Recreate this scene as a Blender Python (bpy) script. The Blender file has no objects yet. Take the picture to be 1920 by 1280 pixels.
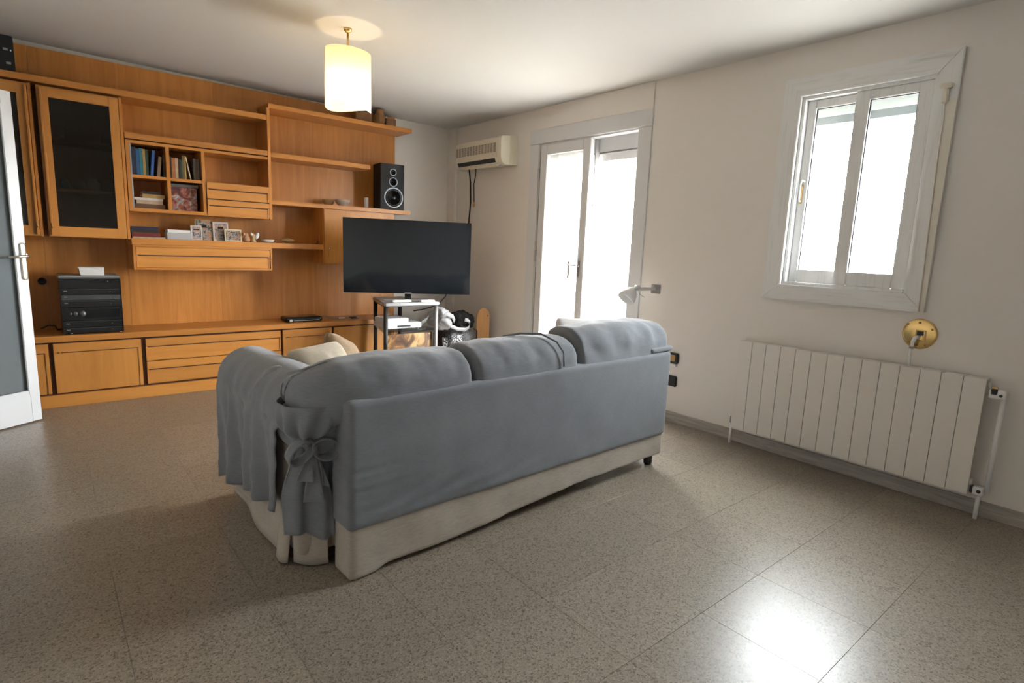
import bpy, bmesh, math, random
from mathutils import Vector, Matrix, noise
random.seed(7)
sc = bpy.context.scene
COL = sc.collection

# ------------------------------------------------------------------ camera, world, exposure
cam_d = bpy.data.cameras.new('camera'); cam = bpy.data.objects.new('camera', cam_d); COL.objects.link(cam)
YAW, PITCH, ROLL = 0.695146, 0.164246, 0.0400875
fw = Vector((math.sin(YAW)*math.cos(PITCH), math.cos(YAW)*math.cos(PITCH), -math.sin(PITCH)))
rt = Vector((math.cos(YAW), -math.sin(YAW), 0)); up = rt.cross(fw)
r2 = rt*math.cos(ROLL)+up*math.sin(ROLL); u2 = -rt*math.sin(ROLL)+up*math.cos(ROLL)
cam.matrix_world = Matrix(((r2.x, u2.x, -fw.x, 0), (r2.y, u2.y, -fw.y, 0), (r2.z, u2.z, -fw.z, 1.25), (0, 0, 0, 1)))
cam_d.sensor_width = 36; cam_d.lens = 1062.5/1920*36; cam_d.clip_start = 0.02
sc.camera = cam

w = bpy.data.worlds.new('overcast_sky'); sc.world = w; w.use_nodes = True
wn = w.node_tree; bg = wn.nodes['Background']
tcw = wn.nodes.new('ShaderNodeTexCoord'); sxyz = wn.nodes.new('ShaderNodeSeparateXYZ'); wn.links.new(tcw.outputs['Generated'], sxyz.inputs[0])
hr = wn.nodes.new('ShaderNodeValToRGB'); hr.color_ramp.elements[0].position = 0.485; hr.color_ramp.elements[0].color = (0.24, 0.23, 0.21, 1)   # ground below the horizon
hr.color_ramp.elements[1].position = 0.515; hr.color_ramp.elements[1].color = (0.95, 0.975, 1.0, 1)                                      # even overcast sky
hm = wn.nodes.new('ShaderNodeMath'); hm.operation = 'MULTIPLY_ADD'; hm.inputs[1].default_value = 0.5; hm.inputs[2].default_value = 0.5
wn.links.new(sxyz.outputs['Z'], hm.inputs[0]); wn.links.new(hm.outputs[0], hr.inputs[0]); wn.links.new(hr.outputs[0], bg.inputs['Color'])
bg.inputs['Strength'].default_value = 30.0
sc.view_settings.view_transform = 'Standard'; sc.view_settings.look = 'None'
sc.view_settings.gamma = 1; sc.view_settings.use_curve_mapping = False
sc.view_settings.exposure = 1.66
BULB_W = 2.5

def portal(name, y0, y1, z0, z1, x):
    l = bpy.data.lights.new(name, 'AREA'); l.shape = 'RECTANGLE'; l.size = z1-z0; l.size_y = y1-y0
    l.cycles.is_portal = True
    o = bpy.data.objects.new(name, l); COL.objects.link(o)
    o.location = (x, (y0+y1)/2, (z0+z1)/2); o.rotation_euler = (0, math.pi/2, 0)
portal('daylight_portal_patio', 2.87, 4.03, 0.02, 2.06, 3.78)
portal('daylight_portal_window', 0.99, 1.70, 1.08, 2.20, 3.78)

# ------------------------------------------------------------------ materials
M = {}
def nodes(name):
    m = bpy.data.materials.new(name); m.use_nodes = True
    nt = m.node_tree; p = nt.nodes['Principled BSDF']
    M[name] = m
    return m, nt, p, nt.nodes.new, nt.links.new
def simple(name, c, rough=0.5, metal=0.0, spec=0.5, noise_amt=0.0, scale=30, bump=0.0, bscale=60, coat=0.0, sheen=0.0):
    m, nt, p, N, L = nodes(name)
    p.inputs['Base Color'].default_value = (*c, 1); p.inputs['Roughness'].default_value = rough
    p.inputs['Metallic'].default_value = metal; p.inputs['Specular IOR Level'].default_value = spec
    p.inputs['Coat Weight'].default_value = coat; p.inputs['Sheen Weight'].default_value = sheen
    tc = N('ShaderNodeTexCoord')
    if noise_amt:
        n = N('ShaderNodeTexNoise'); n.inputs['Scale'].default_value = scale; n.inputs['Detail'].default_value = 4
        L(tc.outputs['Object'], n.inputs['Vector'])
        mx = N('ShaderNodeMix'); mx.data_type = 'RGBA'
        mx.inputs['A'].default_value = (*[v*(1-noise_amt) for v in c], 1)
        mx.inputs['B'].default_value = (*[min(1, v*(1+noise_amt)) for v in c], 1)
        L(n.outputs['Fac'], mx.inputs['Factor']); L(mx.outputs['Result'], p.inputs['Base Color'])
    if bump:
        n2 = N('ShaderNodeTexNoise'); n2.inputs['Scale'].default_value = bscale; n2.inputs['Detail'].default_value = 3
        L(tc.outputs['Object'], n2.inputs['Vector'])
        b = N('ShaderNodeBump'); b.inputs['Strength'].default_value = bump; b.inputs['Distance'].default_value = 0.002
        L(n2.outputs['Fac'], b.inputs['Height']); L(b.outputs['Normal'], p.inputs['Normal'])
    return m
def ramp(nt, stops):
    r = nt.nodes.new('ShaderNodeValToRGB'); cr = r.color_ramp
    while len(cr.elements) < len(stops): cr.elements.new(0.5)
    for e, (pos, c) in zip(cr.elements, stops): e.position = pos; e.color = (*c, 1)
    return r
def wood(name, c1, c2, stretch, rough=0.38, rnd=True):
    m, nt, p, N, L = nodes(name)
    tc = N('ShaderNodeTexCoord'); oi = N('ShaderNodeObjectInfo')
    mul = N('ShaderNodeVectorMath'); mul.operation = 'SCALE'; mul.inputs['Scale'].default_value = 7.0
    cmb = N('ShaderNodeCombineXYZ')
    for i in range(3): L(oi.outputs['Random'], cmb.inputs[i])
    L(cmb.outputs[0], mul.inputs[0])
    add = N('ShaderNodeVectorMath'); add.operation = 'ADD'; L(tc.outputs['Object'], add.inputs[0])
    if rnd: L(mul.outputs[0], add.inputs[1])
    mp = N('ShaderNodeMapping'); mp.inputs['Scale'].default_value = stretch; L(add.outputs[0], mp.inputs['Vector'])
    n = N('ShaderNodeTexNoise'); n.inputs['Scale'].default_value = 1.0; n.inputs['Detail'].default_value = 5
    n.inputs['Roughness'].default_value = 0.6; n.inputs['Distortion'].default_value = 0.6; L(mp.outputs[0], n.inputs['Vector'])
    r = ramp(nt, [(0.30, c1), (0.70, c2)]); L(n.outputs['Fac'], r.inputs[0])
    hs = N('ShaderNodeHueSaturation'); L(r.outputs[0], hs.inputs['Color'])
    mr = N('ShaderNodeMapRange'); mr.inputs['To Min'].default_value = 0.93; mr.inputs['To Max'].default_value = 1.07
    L(oi.outputs['Random'], mr.inputs['Value']); L(mr.outputs[0], hs.inputs['Value'])
    L(hs.outputs[0], p.inputs['Base Color'])
    p.inputs['Roughness'].default_value = rough; p.inputs['Specular IOR Level'].default_value = 0.4
    return m
W1, W2 = (0.43, 0.168, 0.034), (0.56, 0.238, 0.055)
wood('wood_v', W1, W2, (22, 22, 1.6)); wood('wood_h', W1, W2, (1.6, 22, 22))
wood('wood_door', (0.46, 0.19, 0.04), (0.59, 0.262, 0.062), (10, 10, 1.4))
wood('wood_drawer', (0.46, 0.19, 0.04), (0.59, 0.262, 0.062), (1.4, 10, 10))
simple('gap_dark', (0.09, 0.03, 0.01), 0.6)
wood('pine', (0.42, 0.20, 0.07), (0.60, 0.32, 0.13), (18, 18, 1.2), 0.5)
wood('brown_wood', (0.20, 0.09, 0.035), (0.36, 0.18, 0.07), (14, 14, 3), 0.5)
wood('vase_wood', (0.16, 0.075, 0.03), (0.42, 0.22, 0.09), (20, 20, 9), 0.6)
simple('wall_paint', (0.78, 0.742, 0.695), 0.7, noise_amt=0.015, scale=4, bump=0.05, bscale=150)
simple('ceiling_paint', (0.66, 0.645, 0.62), 0.8, noise_amt=0.01, scale=3)
simple('hall_paint', (0.5, 0.48, 0.45), 0.8)
simple('white_frame', (0.70, 0.71, 0.72), 0.4)
simple('shutter_white', (0.62, 0.63, 0.64), 0.5)
simple('door_white', (0.72, 0.74, 0.77), 0.35)
simple('radiator_white', (0.76, 0.72, 0.66), 0.35)
simple('ac_cream', (0.74, 0.68, 0.55), 0.45)
simple('ac_grille', (0.30, 0.25, 0.20), 0.6)
simple('cream_plastic', (0.74, 0.69, 0.60), 0.5)
simple('black_gloss', (0.006, 0.007, 0.009), 0.12, spec=0.5)
simple('tv_screen', (0.008, 0.010, 0.013), 0.09, spec=0.5)
simple('black_plastic', (0.012, 0.012, 0.013), 0.4)
simple('black_matte', (0.016, 0.017, 0.019), 0.6, spec=0.3)
simple('hifi_black', (0.010, 0.011, 0.011), 0.3)
simple('hifi_grey', (0.06, 0.065, 0.065), 0.35)
simple('grey_plastic', (0.25, 0.25, 0.25), 0.45)
simple('dark_rubber', (0.02, 0.02, 0.022), 0.7)
simple('chrome', (0.75, 0.75, 0.76), 0.18, metal=1.0)
simple('steel', (0.55, 0.55, 0.56), 0.35, metal=1.0)
simple('silver_ring', (0.45, 0.50, 0.58), 0.35, metal=0.7)
simple('brass', (0.72, 0.50, 0.20), 0.22, metal=1.0)
simple('brass_old', (0.45, 0.30, 0.12), 0.35, metal=1.0)
simple('nickel', (0.62, 0.58, 0.50), 0.3, metal=1.0)
simple('white_plastic', (0.78, 0.78, 0.78), 0.35)
simple('offwhite_paper', (0.70, 0.69, 0.66), 0.7)
simple('grey_paper', (0.40, 0.40, 0.40), 0.7)
simple('ceramic', (0.44, 0.36, 0.29), 0.35, noise_amt=0.35, scale=60)
simple('ceramic_white', (0.66, 0.64, 0.62), 0.3, noise_amt=0.1, scale=40)
simple('gold_ceramic', (0.42, 0.28, 0.12), 0.35, noise_amt=0.4, scale=70)
simple('figurine', (0.40, 0.22, 0.12), 0.5, noise_amt=0.5, scale=50)
simple('black_cloth', (0.008, 0.008, 0.009), 0.9)
simple('white_bag', (0.50, 0.50, 0.52), 0.4); simple('player_white', (0.50, 0.50, 0.51), 0.4)
simple('stand_silver', (0.30, 0.30, 0.30), 0.4, metal=0.5)
simple('awning', (0.80, 0.77, 0.70), 0.8)
simple('balcony_paint', (0.66, 0.69, 0.69), 0.7)
simple('balcony_tile', (0.30, 0.27, 0.24), 0.7); simple('parapet_paint', (0.5, 0.49, 0.47), 0.7)
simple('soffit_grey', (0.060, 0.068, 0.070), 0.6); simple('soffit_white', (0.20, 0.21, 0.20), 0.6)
for nm, c in dict(bk_blue=(0.012, 0.09, 0.24), bk_sky=(0.02, 0.20, 0.36), bk_teal=(0.02, 0.16, 0.20), bk_cobalt=(0.03, 0.10, 0.34),
                  bk_ochre=(0.35, 0.22, 0.07), bk_green=(0.02, 0.05, 0.03), bk_tan=(0.42, 0.30, 0.20), bk_brown=(0.12, 0.055, 0.025),
                  bk_orange=(0.36, 0.14, 0.04), bk_dark=(0.025, 0.018, 0.014), bk_cream=(0.58, 0.50, 0.34), bk_olive=(0.16, 0.12, 0.04),
                  bk_red=(0.14, 0.015, 0.012), bk_grey=(0.10, 0.09, 0.085), bk_white=(0.52, 0.49, 0.46), bk_navy=(0.015, 0.02, 0.05)).items():
    simple(nm, c, 0.5, noise_amt=0.25, scale=25)
def fabric(name, c, amt=0.12, weave=900, bump=0.35, sheen=0.25):
    m, nt, p, N, L = nodes(name)
    tc = N('ShaderNodeTexCoord')
    n = N('ShaderNodeTexNoise'); n.inputs['Scale'].default_value = 5; n.inputs['Detail'].default_value = 6; L(tc.outputs['Object'], n.inputs['Vector'])
    mp = N('ShaderNodeMapping'); mp.inputs['Scale'].default_value = (40, 40, 420); L(tc.outputs['Object'], mp.inputs['Vector'])
    n2 = N('ShaderNodeTexNoise'); n2.inputs['Scale'].default_value = 1; n2.inputs['Detail'].default_value = 2; L(mp.outputs[0], n2.inputs['Vector'])
    mx = N('ShaderNodeMath'); mx.operation = 'ADD'; L(n.outputs['Fac'], mx.inputs[0]); L(n2.outputs['Fac'], mx.inputs[1])
    r = ramp(nt, [(0.35, tuple(v*(1-amt) for v in c)), (0.65, tuple(v*(1+amt) for v in c))])
    h = N('ShaderNodeMath'); h.operation = 'MULTIPLY'; h.inputs[1].default_value = 0.5; L(mx.outputs[0], h.inputs[0]); L(h.outputs[0], r.inputs[0])
    L(r.outputs[0], p.inputs['Base Color'])
    n3 = N('ShaderNodeTexNoise'); n3.inputs['Scale'].default_value = weave; L(tc.outputs['Object'], n3.inputs['Vector'])
    b = N('ShaderNodeBump'); b.inputs['Strength'].default_value = bump; b.inputs['Distance'].default_value = 0.001
    L(n3.outputs['Fac'], b.inputs['Height'])
    n4 = N('ShaderNodeTexNoise'); n4.inputs['Scale'].default_value = 14; n4.inputs['Detail'].default_value = 3; n4.inputs['Distortion'].default_value = 0.4; L(tc.outputs['Object'], n4.inputs['Vector'])
    b2 = N('ShaderNodeBump'); b2.inputs['Strength'].default_value = 0.12; b2.inputs['Distance'].default_value = 0.006
    L(n4.outputs['Fac'], b2.inputs['Height']); L(b.outputs['Normal'], b2.inputs['Normal']); L(b2.outputs['Normal'], p.inputs['Normal'])
    p.inputs['Roughness'].default_value = 0.9; p.inputs['Specular IOR Level'].default_value = 0.2; p.inputs['Sheen Weight'].default_value = sheen
    return m
fabric('sofa_grey', (0.186, 0.197, 0.217)); fabric('sofa_beige', (0.40, 0.355, 0.30), 0.15)
fabric('pillow_beige', (0.44, 0.38, 0.29), 0.1); fabric('pillow_brown', (0.26, 0.17, 0.09), 0.2)
fabric('throw_cream', (0.62, 0.60, 0.58), 0.1)

def terrazzo():
    m, nt, p, N, L = nodes('terrazzo')
    g = N('ShaderNodeNewGeometry'); oi = N('ShaderNodeObjectInfo')
    v = N('ShaderNodeTexVoronoi'); v.inputs['Scale'].default_value = 190; L(g.outputs['Position'], v.inputs['Vector'])
    sep = N('ShaderNodeSeparateColor'); L(v.outputs['Color'], sep.inputs[0])
    r = ramp(nt, [(0.0, (0.10, 0.081, 0.060)), (0.10, (0.155, 0.128, 0.098)), (0.28, (0.238, 0.202, 0.157)), (0.8, (0.278, 0.238, 0.188)), (1.0, (0.335, 0.292, 0.235))])
    L(sep.outputs[0], r.inputs[0])
    n = N('ShaderNodeTexNoise'); n.inputs['Scale'].default_value = 300; n.inputs['Detail'].default_value = 1; L(g.outputs['Position'], n.inputs['Vector'])
    r2 = ramp(nt, [(0.36, (0.75, 0.73, 0.71)), (0.5, (1, 1, 1)), (0.68, (1.08, 1.08, 1.08))]); L(n.outputs['Fac'], r2.inputs[0])
    mx = N('ShaderNodeMix'); mx.data_type = 'RGBA'; mx.blend_type = 'MULTIPLY'; mx.inputs['Factor'].default_value = 1
    L(r.outputs[0], mx.inputs['A']); L(r2.outputs[0], mx.inputs['B'])
    n5 = N('ShaderNodeTexNoise'); n5.inputs['Scale'].default_value = 2.2; L(g.outputs['Position'], n5.inputs['Vector'])
    hs = N('ShaderNodeHueSaturation'); L(mx.outputs['Result'], hs.inputs['Color'])
    mr = N('ShaderNodeMapRange'); mr.inputs['To Min'].default_value = 0.95; mr.inputs['To Max'].default_value = 1.05
    L(oi.outputs['Random'], mr.inputs['Value']); L(mr.outputs[0], hs.inputs['Value']); L(hs.outputs[0], p.inputs['Base Color'])
    rr = N('ShaderNodeMapRange'); rr.inputs['To Min'].default_value = 0.30; rr.inputs['To Max'].default_value = 0.35
    L(n5.outputs['Fac'], rr.inputs['Value']); L(rr.outputs[0], p.inputs['Roughness'])
    b = N('ShaderNodeBump'); b.inputs['Strength'].default_value = 0.08; b.inputs['Distance'].default_value = 0.0003
    L(n.outputs['Fac'], b.inputs['Height']); L(b.outputs['Normal'], p.inputs['Normal'])
    p.inputs['Specular IOR Level'].default_value = 0.5
terrazzo()
simple('grout', (0.15, 0.13, 0.11), 0.8)
def marble():
    m, nt, p, N, L = nodes('marble')
    tc = N('ShaderNodeTexCoord'); mp = N('ShaderNodeMapping'); mp.inputs['Scale'].default_value = (10, 4, 40); L(tc.outputs['Object'], mp.inputs['Vector'])
    n = N('ShaderNodeTexNoise'); n.inputs['Scale'].default_value = 1; n.inputs['Detail'].default_value = 6; n.inputs['Distortion'].default_value = 1; L(mp.outputs[0], n.inputs['Vector'])
    r = ramp(nt, [(0.3, (0.30, 0.275, 0.24)), (0.7, (0.48, 0.45, 0.41))]); L(n.outputs['Fac'], r.inputs[0]); L(r.outputs[0], p.inputs['Base Color'])
    p.inputs['Roughness'].default_value = 0.4
marble()
def painted_wood(name, stretch):
    m, nt, p, N, L = nodes(name)
    tc = N('ShaderNodeTexCoord'); mp = N('ShaderNodeMapping'); mp.inputs['Scale'].default_value = stretch; L(tc.outputs['Object'], mp.inputs['Vector'])
    n = N('ShaderNodeTexNoise'); n.inputs['Scale'].default_value = 1; n.inputs['Detail'].default_value = 6; n.inputs['Distortion'].default_value = 0.8; L(mp.outputs[0], n.inputs['Vector'])
    r = ramp(nt, [(0.20, (0.50, 0.47, 0.42)), (0.29, (0.69, 0.69, 0.675)), (0.5, (0.78, 0.78, 0.775))]); L(n.outputs['Fac'], r.inputs[0]); L(r.outputs[0], p.inputs['Base Color'])
    p.inputs['Roughness'].default_value = 0.5
    b = N('ShaderNodeBump'); b.inputs['Strength'].default_value = 0.3; b.inputs['Distance'].default_value = 0.0015
    L(n.outputs['Fac'], b.inputs['Height']); L(b.outputs['Normal'], p.inputs['Normal'])
painted_wood('painted_wood', (30, 55, 4)); painted_wood('painted_wood_h', (30, 4, 55))
def pane(name, tint, refl=0.06, rough=0.02):
    m = bpy.data.materials.new(name); m.use_nodes = True; M[name] = m; nt = m.node_tree; N, L = nt.nodes.new, nt.links.new
    nt.nodes.remove(nt.nodes['Principled BSDF']); out = nt.nodes['Material Output']
    t = N('ShaderNodeBsdfTransparent'); t.inputs[0].default_value = (*tint, 1)
    g = N('ShaderNodeBsdfGlossy'); g.inputs['Roughness'].default_value = rough
    lw_ = N('ShaderNodeLayerWeight'); pw_ = N('ShaderNodeMath'); pw_.operation = 'POWER'; pw_.inputs[1].default_value = 4.0; L(lw_.outputs['Facing'], pw_.inputs[0])
    f = N('ShaderNodeMath'); f.operation = 'MULTIPLY_ADD'; f.inputs[1].default_value = 0.6; f.inputs[2].default_value = refl*.6; L(pw_.outputs[0], f.inputs[0])
    mx = N('ShaderNodeMixShader'); L(f.outputs[0], mx.inputs[0]); L(t.outputs[0], mx.inputs[1]); L(g.outputs[0], mx.inputs[2]); L(mx.outputs[0], out.inputs[0])
pane('clear_glass', (0.95, 0.97, 0.97)); pane('smoked_glass', (0.40, 0.36, 0.31)); pane('shelf_glass', (0.75, 0.8, 0.82))
def translucent(name, c, trans, transp, rough=0.7):
    m = bpy.data.materials.new(name); m.use_nodes = True; M[name] = m; nt = m.node_tree; N, L = nt.nodes.new, nt.links.new
    nt.nodes.remove(nt.nodes['Principled BSDF']); out = nt.nodes['Material Output']
    d = N('ShaderNodeBsdfDiffuse'); d.inputs[0].default_value = (*c, 1)
    t = N('ShaderNodeBsdfTranslucent'); t.inputs[0].default_value = (*c, 1)
    a = N('ShaderNodeMixShader'); a.inputs[0].default_value = trans; L(d.outputs[0], a.inputs[1]); L(t.outputs[0], a.inputs[2])
    x = N('ShaderNodeBsdfTransparent')
    b = N('ShaderNodeMixShader'); b.inputs[0].default_value = transp; L(a.outputs[0], b.inputs[1]); L(x.outputs[0], b.inputs[2]); L(b.outputs[0], out.inputs[0])
translucent('sheer_curtain', (0.80, 0.79, 0.77), 0.6, 0.10)
translucent('valance_cloth', (0.86, 0.85, 0.83), 0.7, 0.72)
translucent('lamp_shade', (0.96, 0.89, 0.66), 0.75, 0.0)
translucent('frosted_clear', (0.8, 0.8, 0.8), 0.5, 0.5)
translucent('frosted_glass', (0.30, 0.34, 0.36), 0.45, 0.05)
def bulb():
    m, nt, p, N, L = nodes('bulb_glow'); p.inputs['Emission Color'].default_value = (1, 0.78, 0.45, 1); p.inputs['Emission Strength'].default_value = 3
bulb()
def picture(name, stops, scale=6, dist=2.0):
    m, nt, p, N, L = nodes(name); tc = N('ShaderNodeTexCoord')
    n = N('ShaderNodeTexNoise'); n.inputs['Scale'].default_value = scale; n.inputs['Detail'].default_value = 5; n.inputs['Distortion'].default_value = dist
    oi = N('ShaderNodeObjectInfo'); ad = N('ShaderNodeVectorMath'); ad.operation = 'ADD'; L(tc.outputs['Object'], ad.inputs[0])
    sm = N('ShaderNodeVectorMath'); sm.operation = 'SCALE'; sm.inputs['Scale'].default_value = 9
    cb = N('ShaderNodeCombineXYZ')
    for i in range(3): L(oi.outputs['Random'], cb.inputs[i])
    L(cb.outputs[0], sm.inputs[0]); L(sm.outputs[0], ad.inputs[1]); L(ad.outputs[0], n.inputs['Vector'])
    r = ramp(nt, stops); L(n.outputs['Fac'], r.inputs[0]); L(r.outputs[0], p.inputs['Base Color']); p.inputs['Roughness'].default_value = 0.35
picture('print_photo', [(0.30, (0.05, 0.05, 0.07)), (0.42, (0.12, 0.16, 0.25)), (0.5, (0.42, 0.40, 0.38)), (0.58, (0.42, 0.16, 0.06)), (0.7, (0.65, 0.62, 0.58))], 30)
picture('print_lake', [(0.30, (0.03, 0.025, 0.02)), (0.45, (0.10, 0.10, 0.09)), (0.52, (0.30, 0.32, 0.32)), (0.6, (0.40, 0.15, 0.05)), (0.7, (0.16, 0.18, 0.16))], 24)
picture('print_red', [(0.30, (0.02, 0.018, 0.02)), (0.44, (0.16, 0.03, 0.025)), (0.52, (0.30, 0.09, 0.04)), (0.6, (0.18, 0.18, 0.20)), (0.72, (0.5, 0.46, 0.42))], 14)
picture('print_food', [(0.28, (0.03, 0.012, 0.005)), (0.42, (0.12, 0.05, 0.015)), (0.5, (0.30, 0.17, 0.05)), (0.62, (0.42, 0.30, 0.14)), (0.75, (0.22, 0.10, 0.04))], 7, 1.2)
picture('tapestry', [(0.46, (0.01, 0.01, 0.012)), (0.54, (0.62, 0.62, 0.66))], 90, 0.2)
picture('tapestry_dark', [(0.50, (0.012, 0.012, 0.014)), (0.72, (0.30, 0.29, 0.28))], 120, 0.2)

# ------------------------------------------------------------------ mesh helpers
class MB:
    def __init__(s): s.v = []; s.f = []
    def add(s, v, f):
        o = len(s.v); s.v += [tuple(q) for q in v]; s.f += [tuple(i+o for i in q) for q in f]; return s
    def box(s, x0, x1, y0, y1, z0, z1):
        x0, x1 = min(x0, x1), max(x0, x1); y0, y1 = min(y0, y1), max(y0, y1); z0, z1 = min(z0, z1), max(z0, z1)
        return s.add([(x0, y0, z0), (x1, y0, z0), (x1, y1, z0), (x0, y1, z0), (x0, y0, z1), (x1, y0, z1), (x1, y1, z1), (x0, y1, z1)],
                     [(0, 3, 2, 1), (4, 5, 6, 7), (0, 1, 5, 4), (1, 2, 6, 5), (2, 3, 7, 6), (3, 0, 4, 7)])
    def prism(s, pts, z0, z1, axis='z'):
        n = len(pts); mk = {'z': lambda a, b, c: (a, b, c), 'x': lambda a, b, c: (c, a, b), 'y': lambda a, b, c: (a, c, b)}[axis]
        return s.add([mk(a, b, z0) for a, b in pts]+[mk(a, b, z1) for a, b in pts],
                     [tuple(range(n))[::-1], tuple(range(n, 2*n))]+[(i, (i+1) % n, n+(i+1) % n, n+i) for i in range(n)])
    def tube(s, path, r, seg=8, cap=True):
        P = [Vector(p) for p in path]; n = len(P); rings = []; prev = None
        for i, p in enumerate(P):
            t = (P[min(i+1, n-1)]-P[max(i-1, 0)]).normalized()
            if prev is None:
                a = t.orthogonal().normalized()
            else:
                a = (prev-t*prev.dot(t)).normalized()
            prev = a; b = t.cross(a); ri = r[i] if isinstance(r, (list, tuple)) else r
            rings.append([p+(a*math.cos(2*math.pi*k/seg)+b*math.sin(2*math.pi*k/seg))*ri for k in range(seg)])
        v = [q for R in rings for q in R]; f = []
        for i in range(n-1):
            for k in range(seg):
                f.append((i*seg+k, i*seg+(k+1) % seg, (i+1)*seg+(k+1) % seg, (i+1)*seg+k))
        if cap: f += [tuple(range(seg))[::-1], tuple(range((n-1)*seg, n*seg))]
        return s.add(v, f)
    def lathe(s, prof, c=(0, 0, 0), d=(0, 0, 1), seg=24, a0=0.0, wob=None):
        d = Vector(d).normalized(); a = d.orthogonal().normalized(); b = d.cross(a); c = Vector(c); v = []; f = []
        for r, h in prof:
            for k in range(seg):
                t = 2*math.pi*k/seg+a0; rr = max(r, 1e-5)*(wob(t, h) if wob else 1)
                v.append(c+d*h+(a*math.cos(t)+b*math.sin(t))*rr)
        n = len(prof)
        for i in range(n-1):
            for k in range(seg): f.append((i*seg+k, i*seg+(k+1) % seg, (i+1)*seg+(k+1) % seg, (i+1)*seg+k))
        f += [tuple(range(seg))[::-1], tuple(range((n-1)*seg, n*seg))]
        return s.add(v, f)
    def grid(s, fn, nu, nv, wrap=False):
        v = [fn(i/nu, j/nv) for i in range(nu+1) for j in range(nv+1)]
        return s.add(v, [(i*(nv+1)+j, (i+1)*(nv+1)+j, (i+1)*(nv+1)+j+1, i*(nv+1)+j+1) for i in range(nu) for j in range(nv)])
    def soft(s, x0, x1, y0, y1, z0, z1, r, n=(12, 8, 8), disp=None):
        rad = r if isinstance(r, (tuple, list)) else (r, r, r)
        c = Vector(((x0+x1)/2, (y0+y1)/2, (z0+z1)/2)); h = Vector(((x1-x0)/2, (y1-y0)/2, (z1-z0)/2)); key = {}; V = []; F = []
        def idx(i, j, k):
            if (i, j, k) in key: return key[(i, j, k)]
            p = Vector((h.x*(2*i/n[0]-1), h.y*(2*j/n[1]-1), h.z*(2*k/n[2]-1)))
            sc_ = Vector([min(rad[a], h[a]*.98) for a in range(3)])
            q = Vector([max(-(h[a]-sc_[a]), min(h[a]-sc_[a], p[a])) for a in range(3)])
            dv = p-q
            if dv.length > 1e-9:
                e = Vector((dv.x/sc_.x, dv.y/sc_.y, dv.z/sc_.z)); e.normalize(); p2 = q+Vector((e.x*sc_.x, e.y*sc_.y, e.z*sc_.z)); nn = e
            else: p2 = p; nn = Vector((0, 0, 1))
            pw = c+p2
            if disp: pw = Vector(disp(pw, nn))
            key[(i, j, k)] = len(V); V.append(pw); return key[(i, j, k)]
        for a in range(3):
            b, d = [q for q in range(3) if q != a]
            for side in (0, n[a]):
                for i in range(n[b]):
                    for j in range(n[d]):
                        quad = []
                        for di, dj in ((0, 0), (1, 0), (1, 1), (0, 1)):
                            t = [0, 0, 0]; t[a] = side; t[b] = i+di; t[d] = j+dj; quad.append(idx(*t))
                        flip = (side == 0) ^ (a == 1)
                        F.append(tuple(quad[::-1]) if flip else tuple(quad))
        return s.add(V, F)
    def xf(s, m): s.v = [tuple(m @ Vector(q)) for q in s.v]; return s
    def build(s, name, mat, parent=None, smooth=False, bevel=0.0, local=False, solid=0.0, seg=2, subsurf=0):
        me = bpy.data.meshes.new(name); v = s.v
        off = Vector((0, 0, 0))
        if parent is not None and not local:
            root = parent
            while root.parent: root = root.parent
            off = root.location.copy()
        if parent is None and not local:
            xs = [q[0] for q in v]; ys = [q[1] for q in v]; zs = [q[2] for q in v]
            off = Vector(((min(xs)+max(xs))/2, (min(ys)+max(ys))/2, min(zs)))
        me.from_pydata([tuple(Vector(q)-off) for q in v], [], s.f)
        if bevel:
            bm = bmesh.new(); bm.from_mesh(me)
            ed = [e for e in bm.edges if len(e.link_faces) == 2 and e.calc_face_angle(0) > 0.6]
            bmesh.ops.bevel(bm, geom=ed, offset=bevel, segments=seg, affect='EDGES', clamp_overlap=True)
            bm.to_mesh(me); bm.free()
        o = bpy.data.objects.new(name, me); COL.objects.link(o)
        if parent is not None: o.parent = parent
        else: o.location = off
        if mat: me.materials.append(M[mat])
        if smooth:
            for p in me.polygons: p.use_smooth = True
        elif bevel:
            for p in me.polygons: p.use_smooth = False
        if solid:
            md = o.modifiers.new('thickness', 'SOLIDIFY'); md.thickness = solid; md.offset = 0
        if subsurf:
            md = o.modifiers.new('smooth', 'SUBSURF'); md.levels = subsurf; md.render_levels = subsurf
        return o
def box(*a): return MB().box(*a)
def tag(o, label, cat, group=None, kind=None):
    o['label'] = label; o['category'] = cat
    if group: o['group'] = group
    if kind: o['kind'] = kind
    return o
def thing(name, label, cat, loc=(0, 0, 0), rz=0.0, group=None, kind=None):
    o = bpy.data.objects.new(name, None); COL.objects.link(o); o.location = loc; o.rotation_euler = (0, 0, rz); o.empty_display_size = 0.05
    return tag(o, label, cat, group, kind)
def lab(o, label): o['label'] = label; return o
def fbm(x, y, z=0.0, s=1.0): return noise.fractal(Vector((x*s, y*s, z*s)), 1.0, 2.0, 4)

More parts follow.
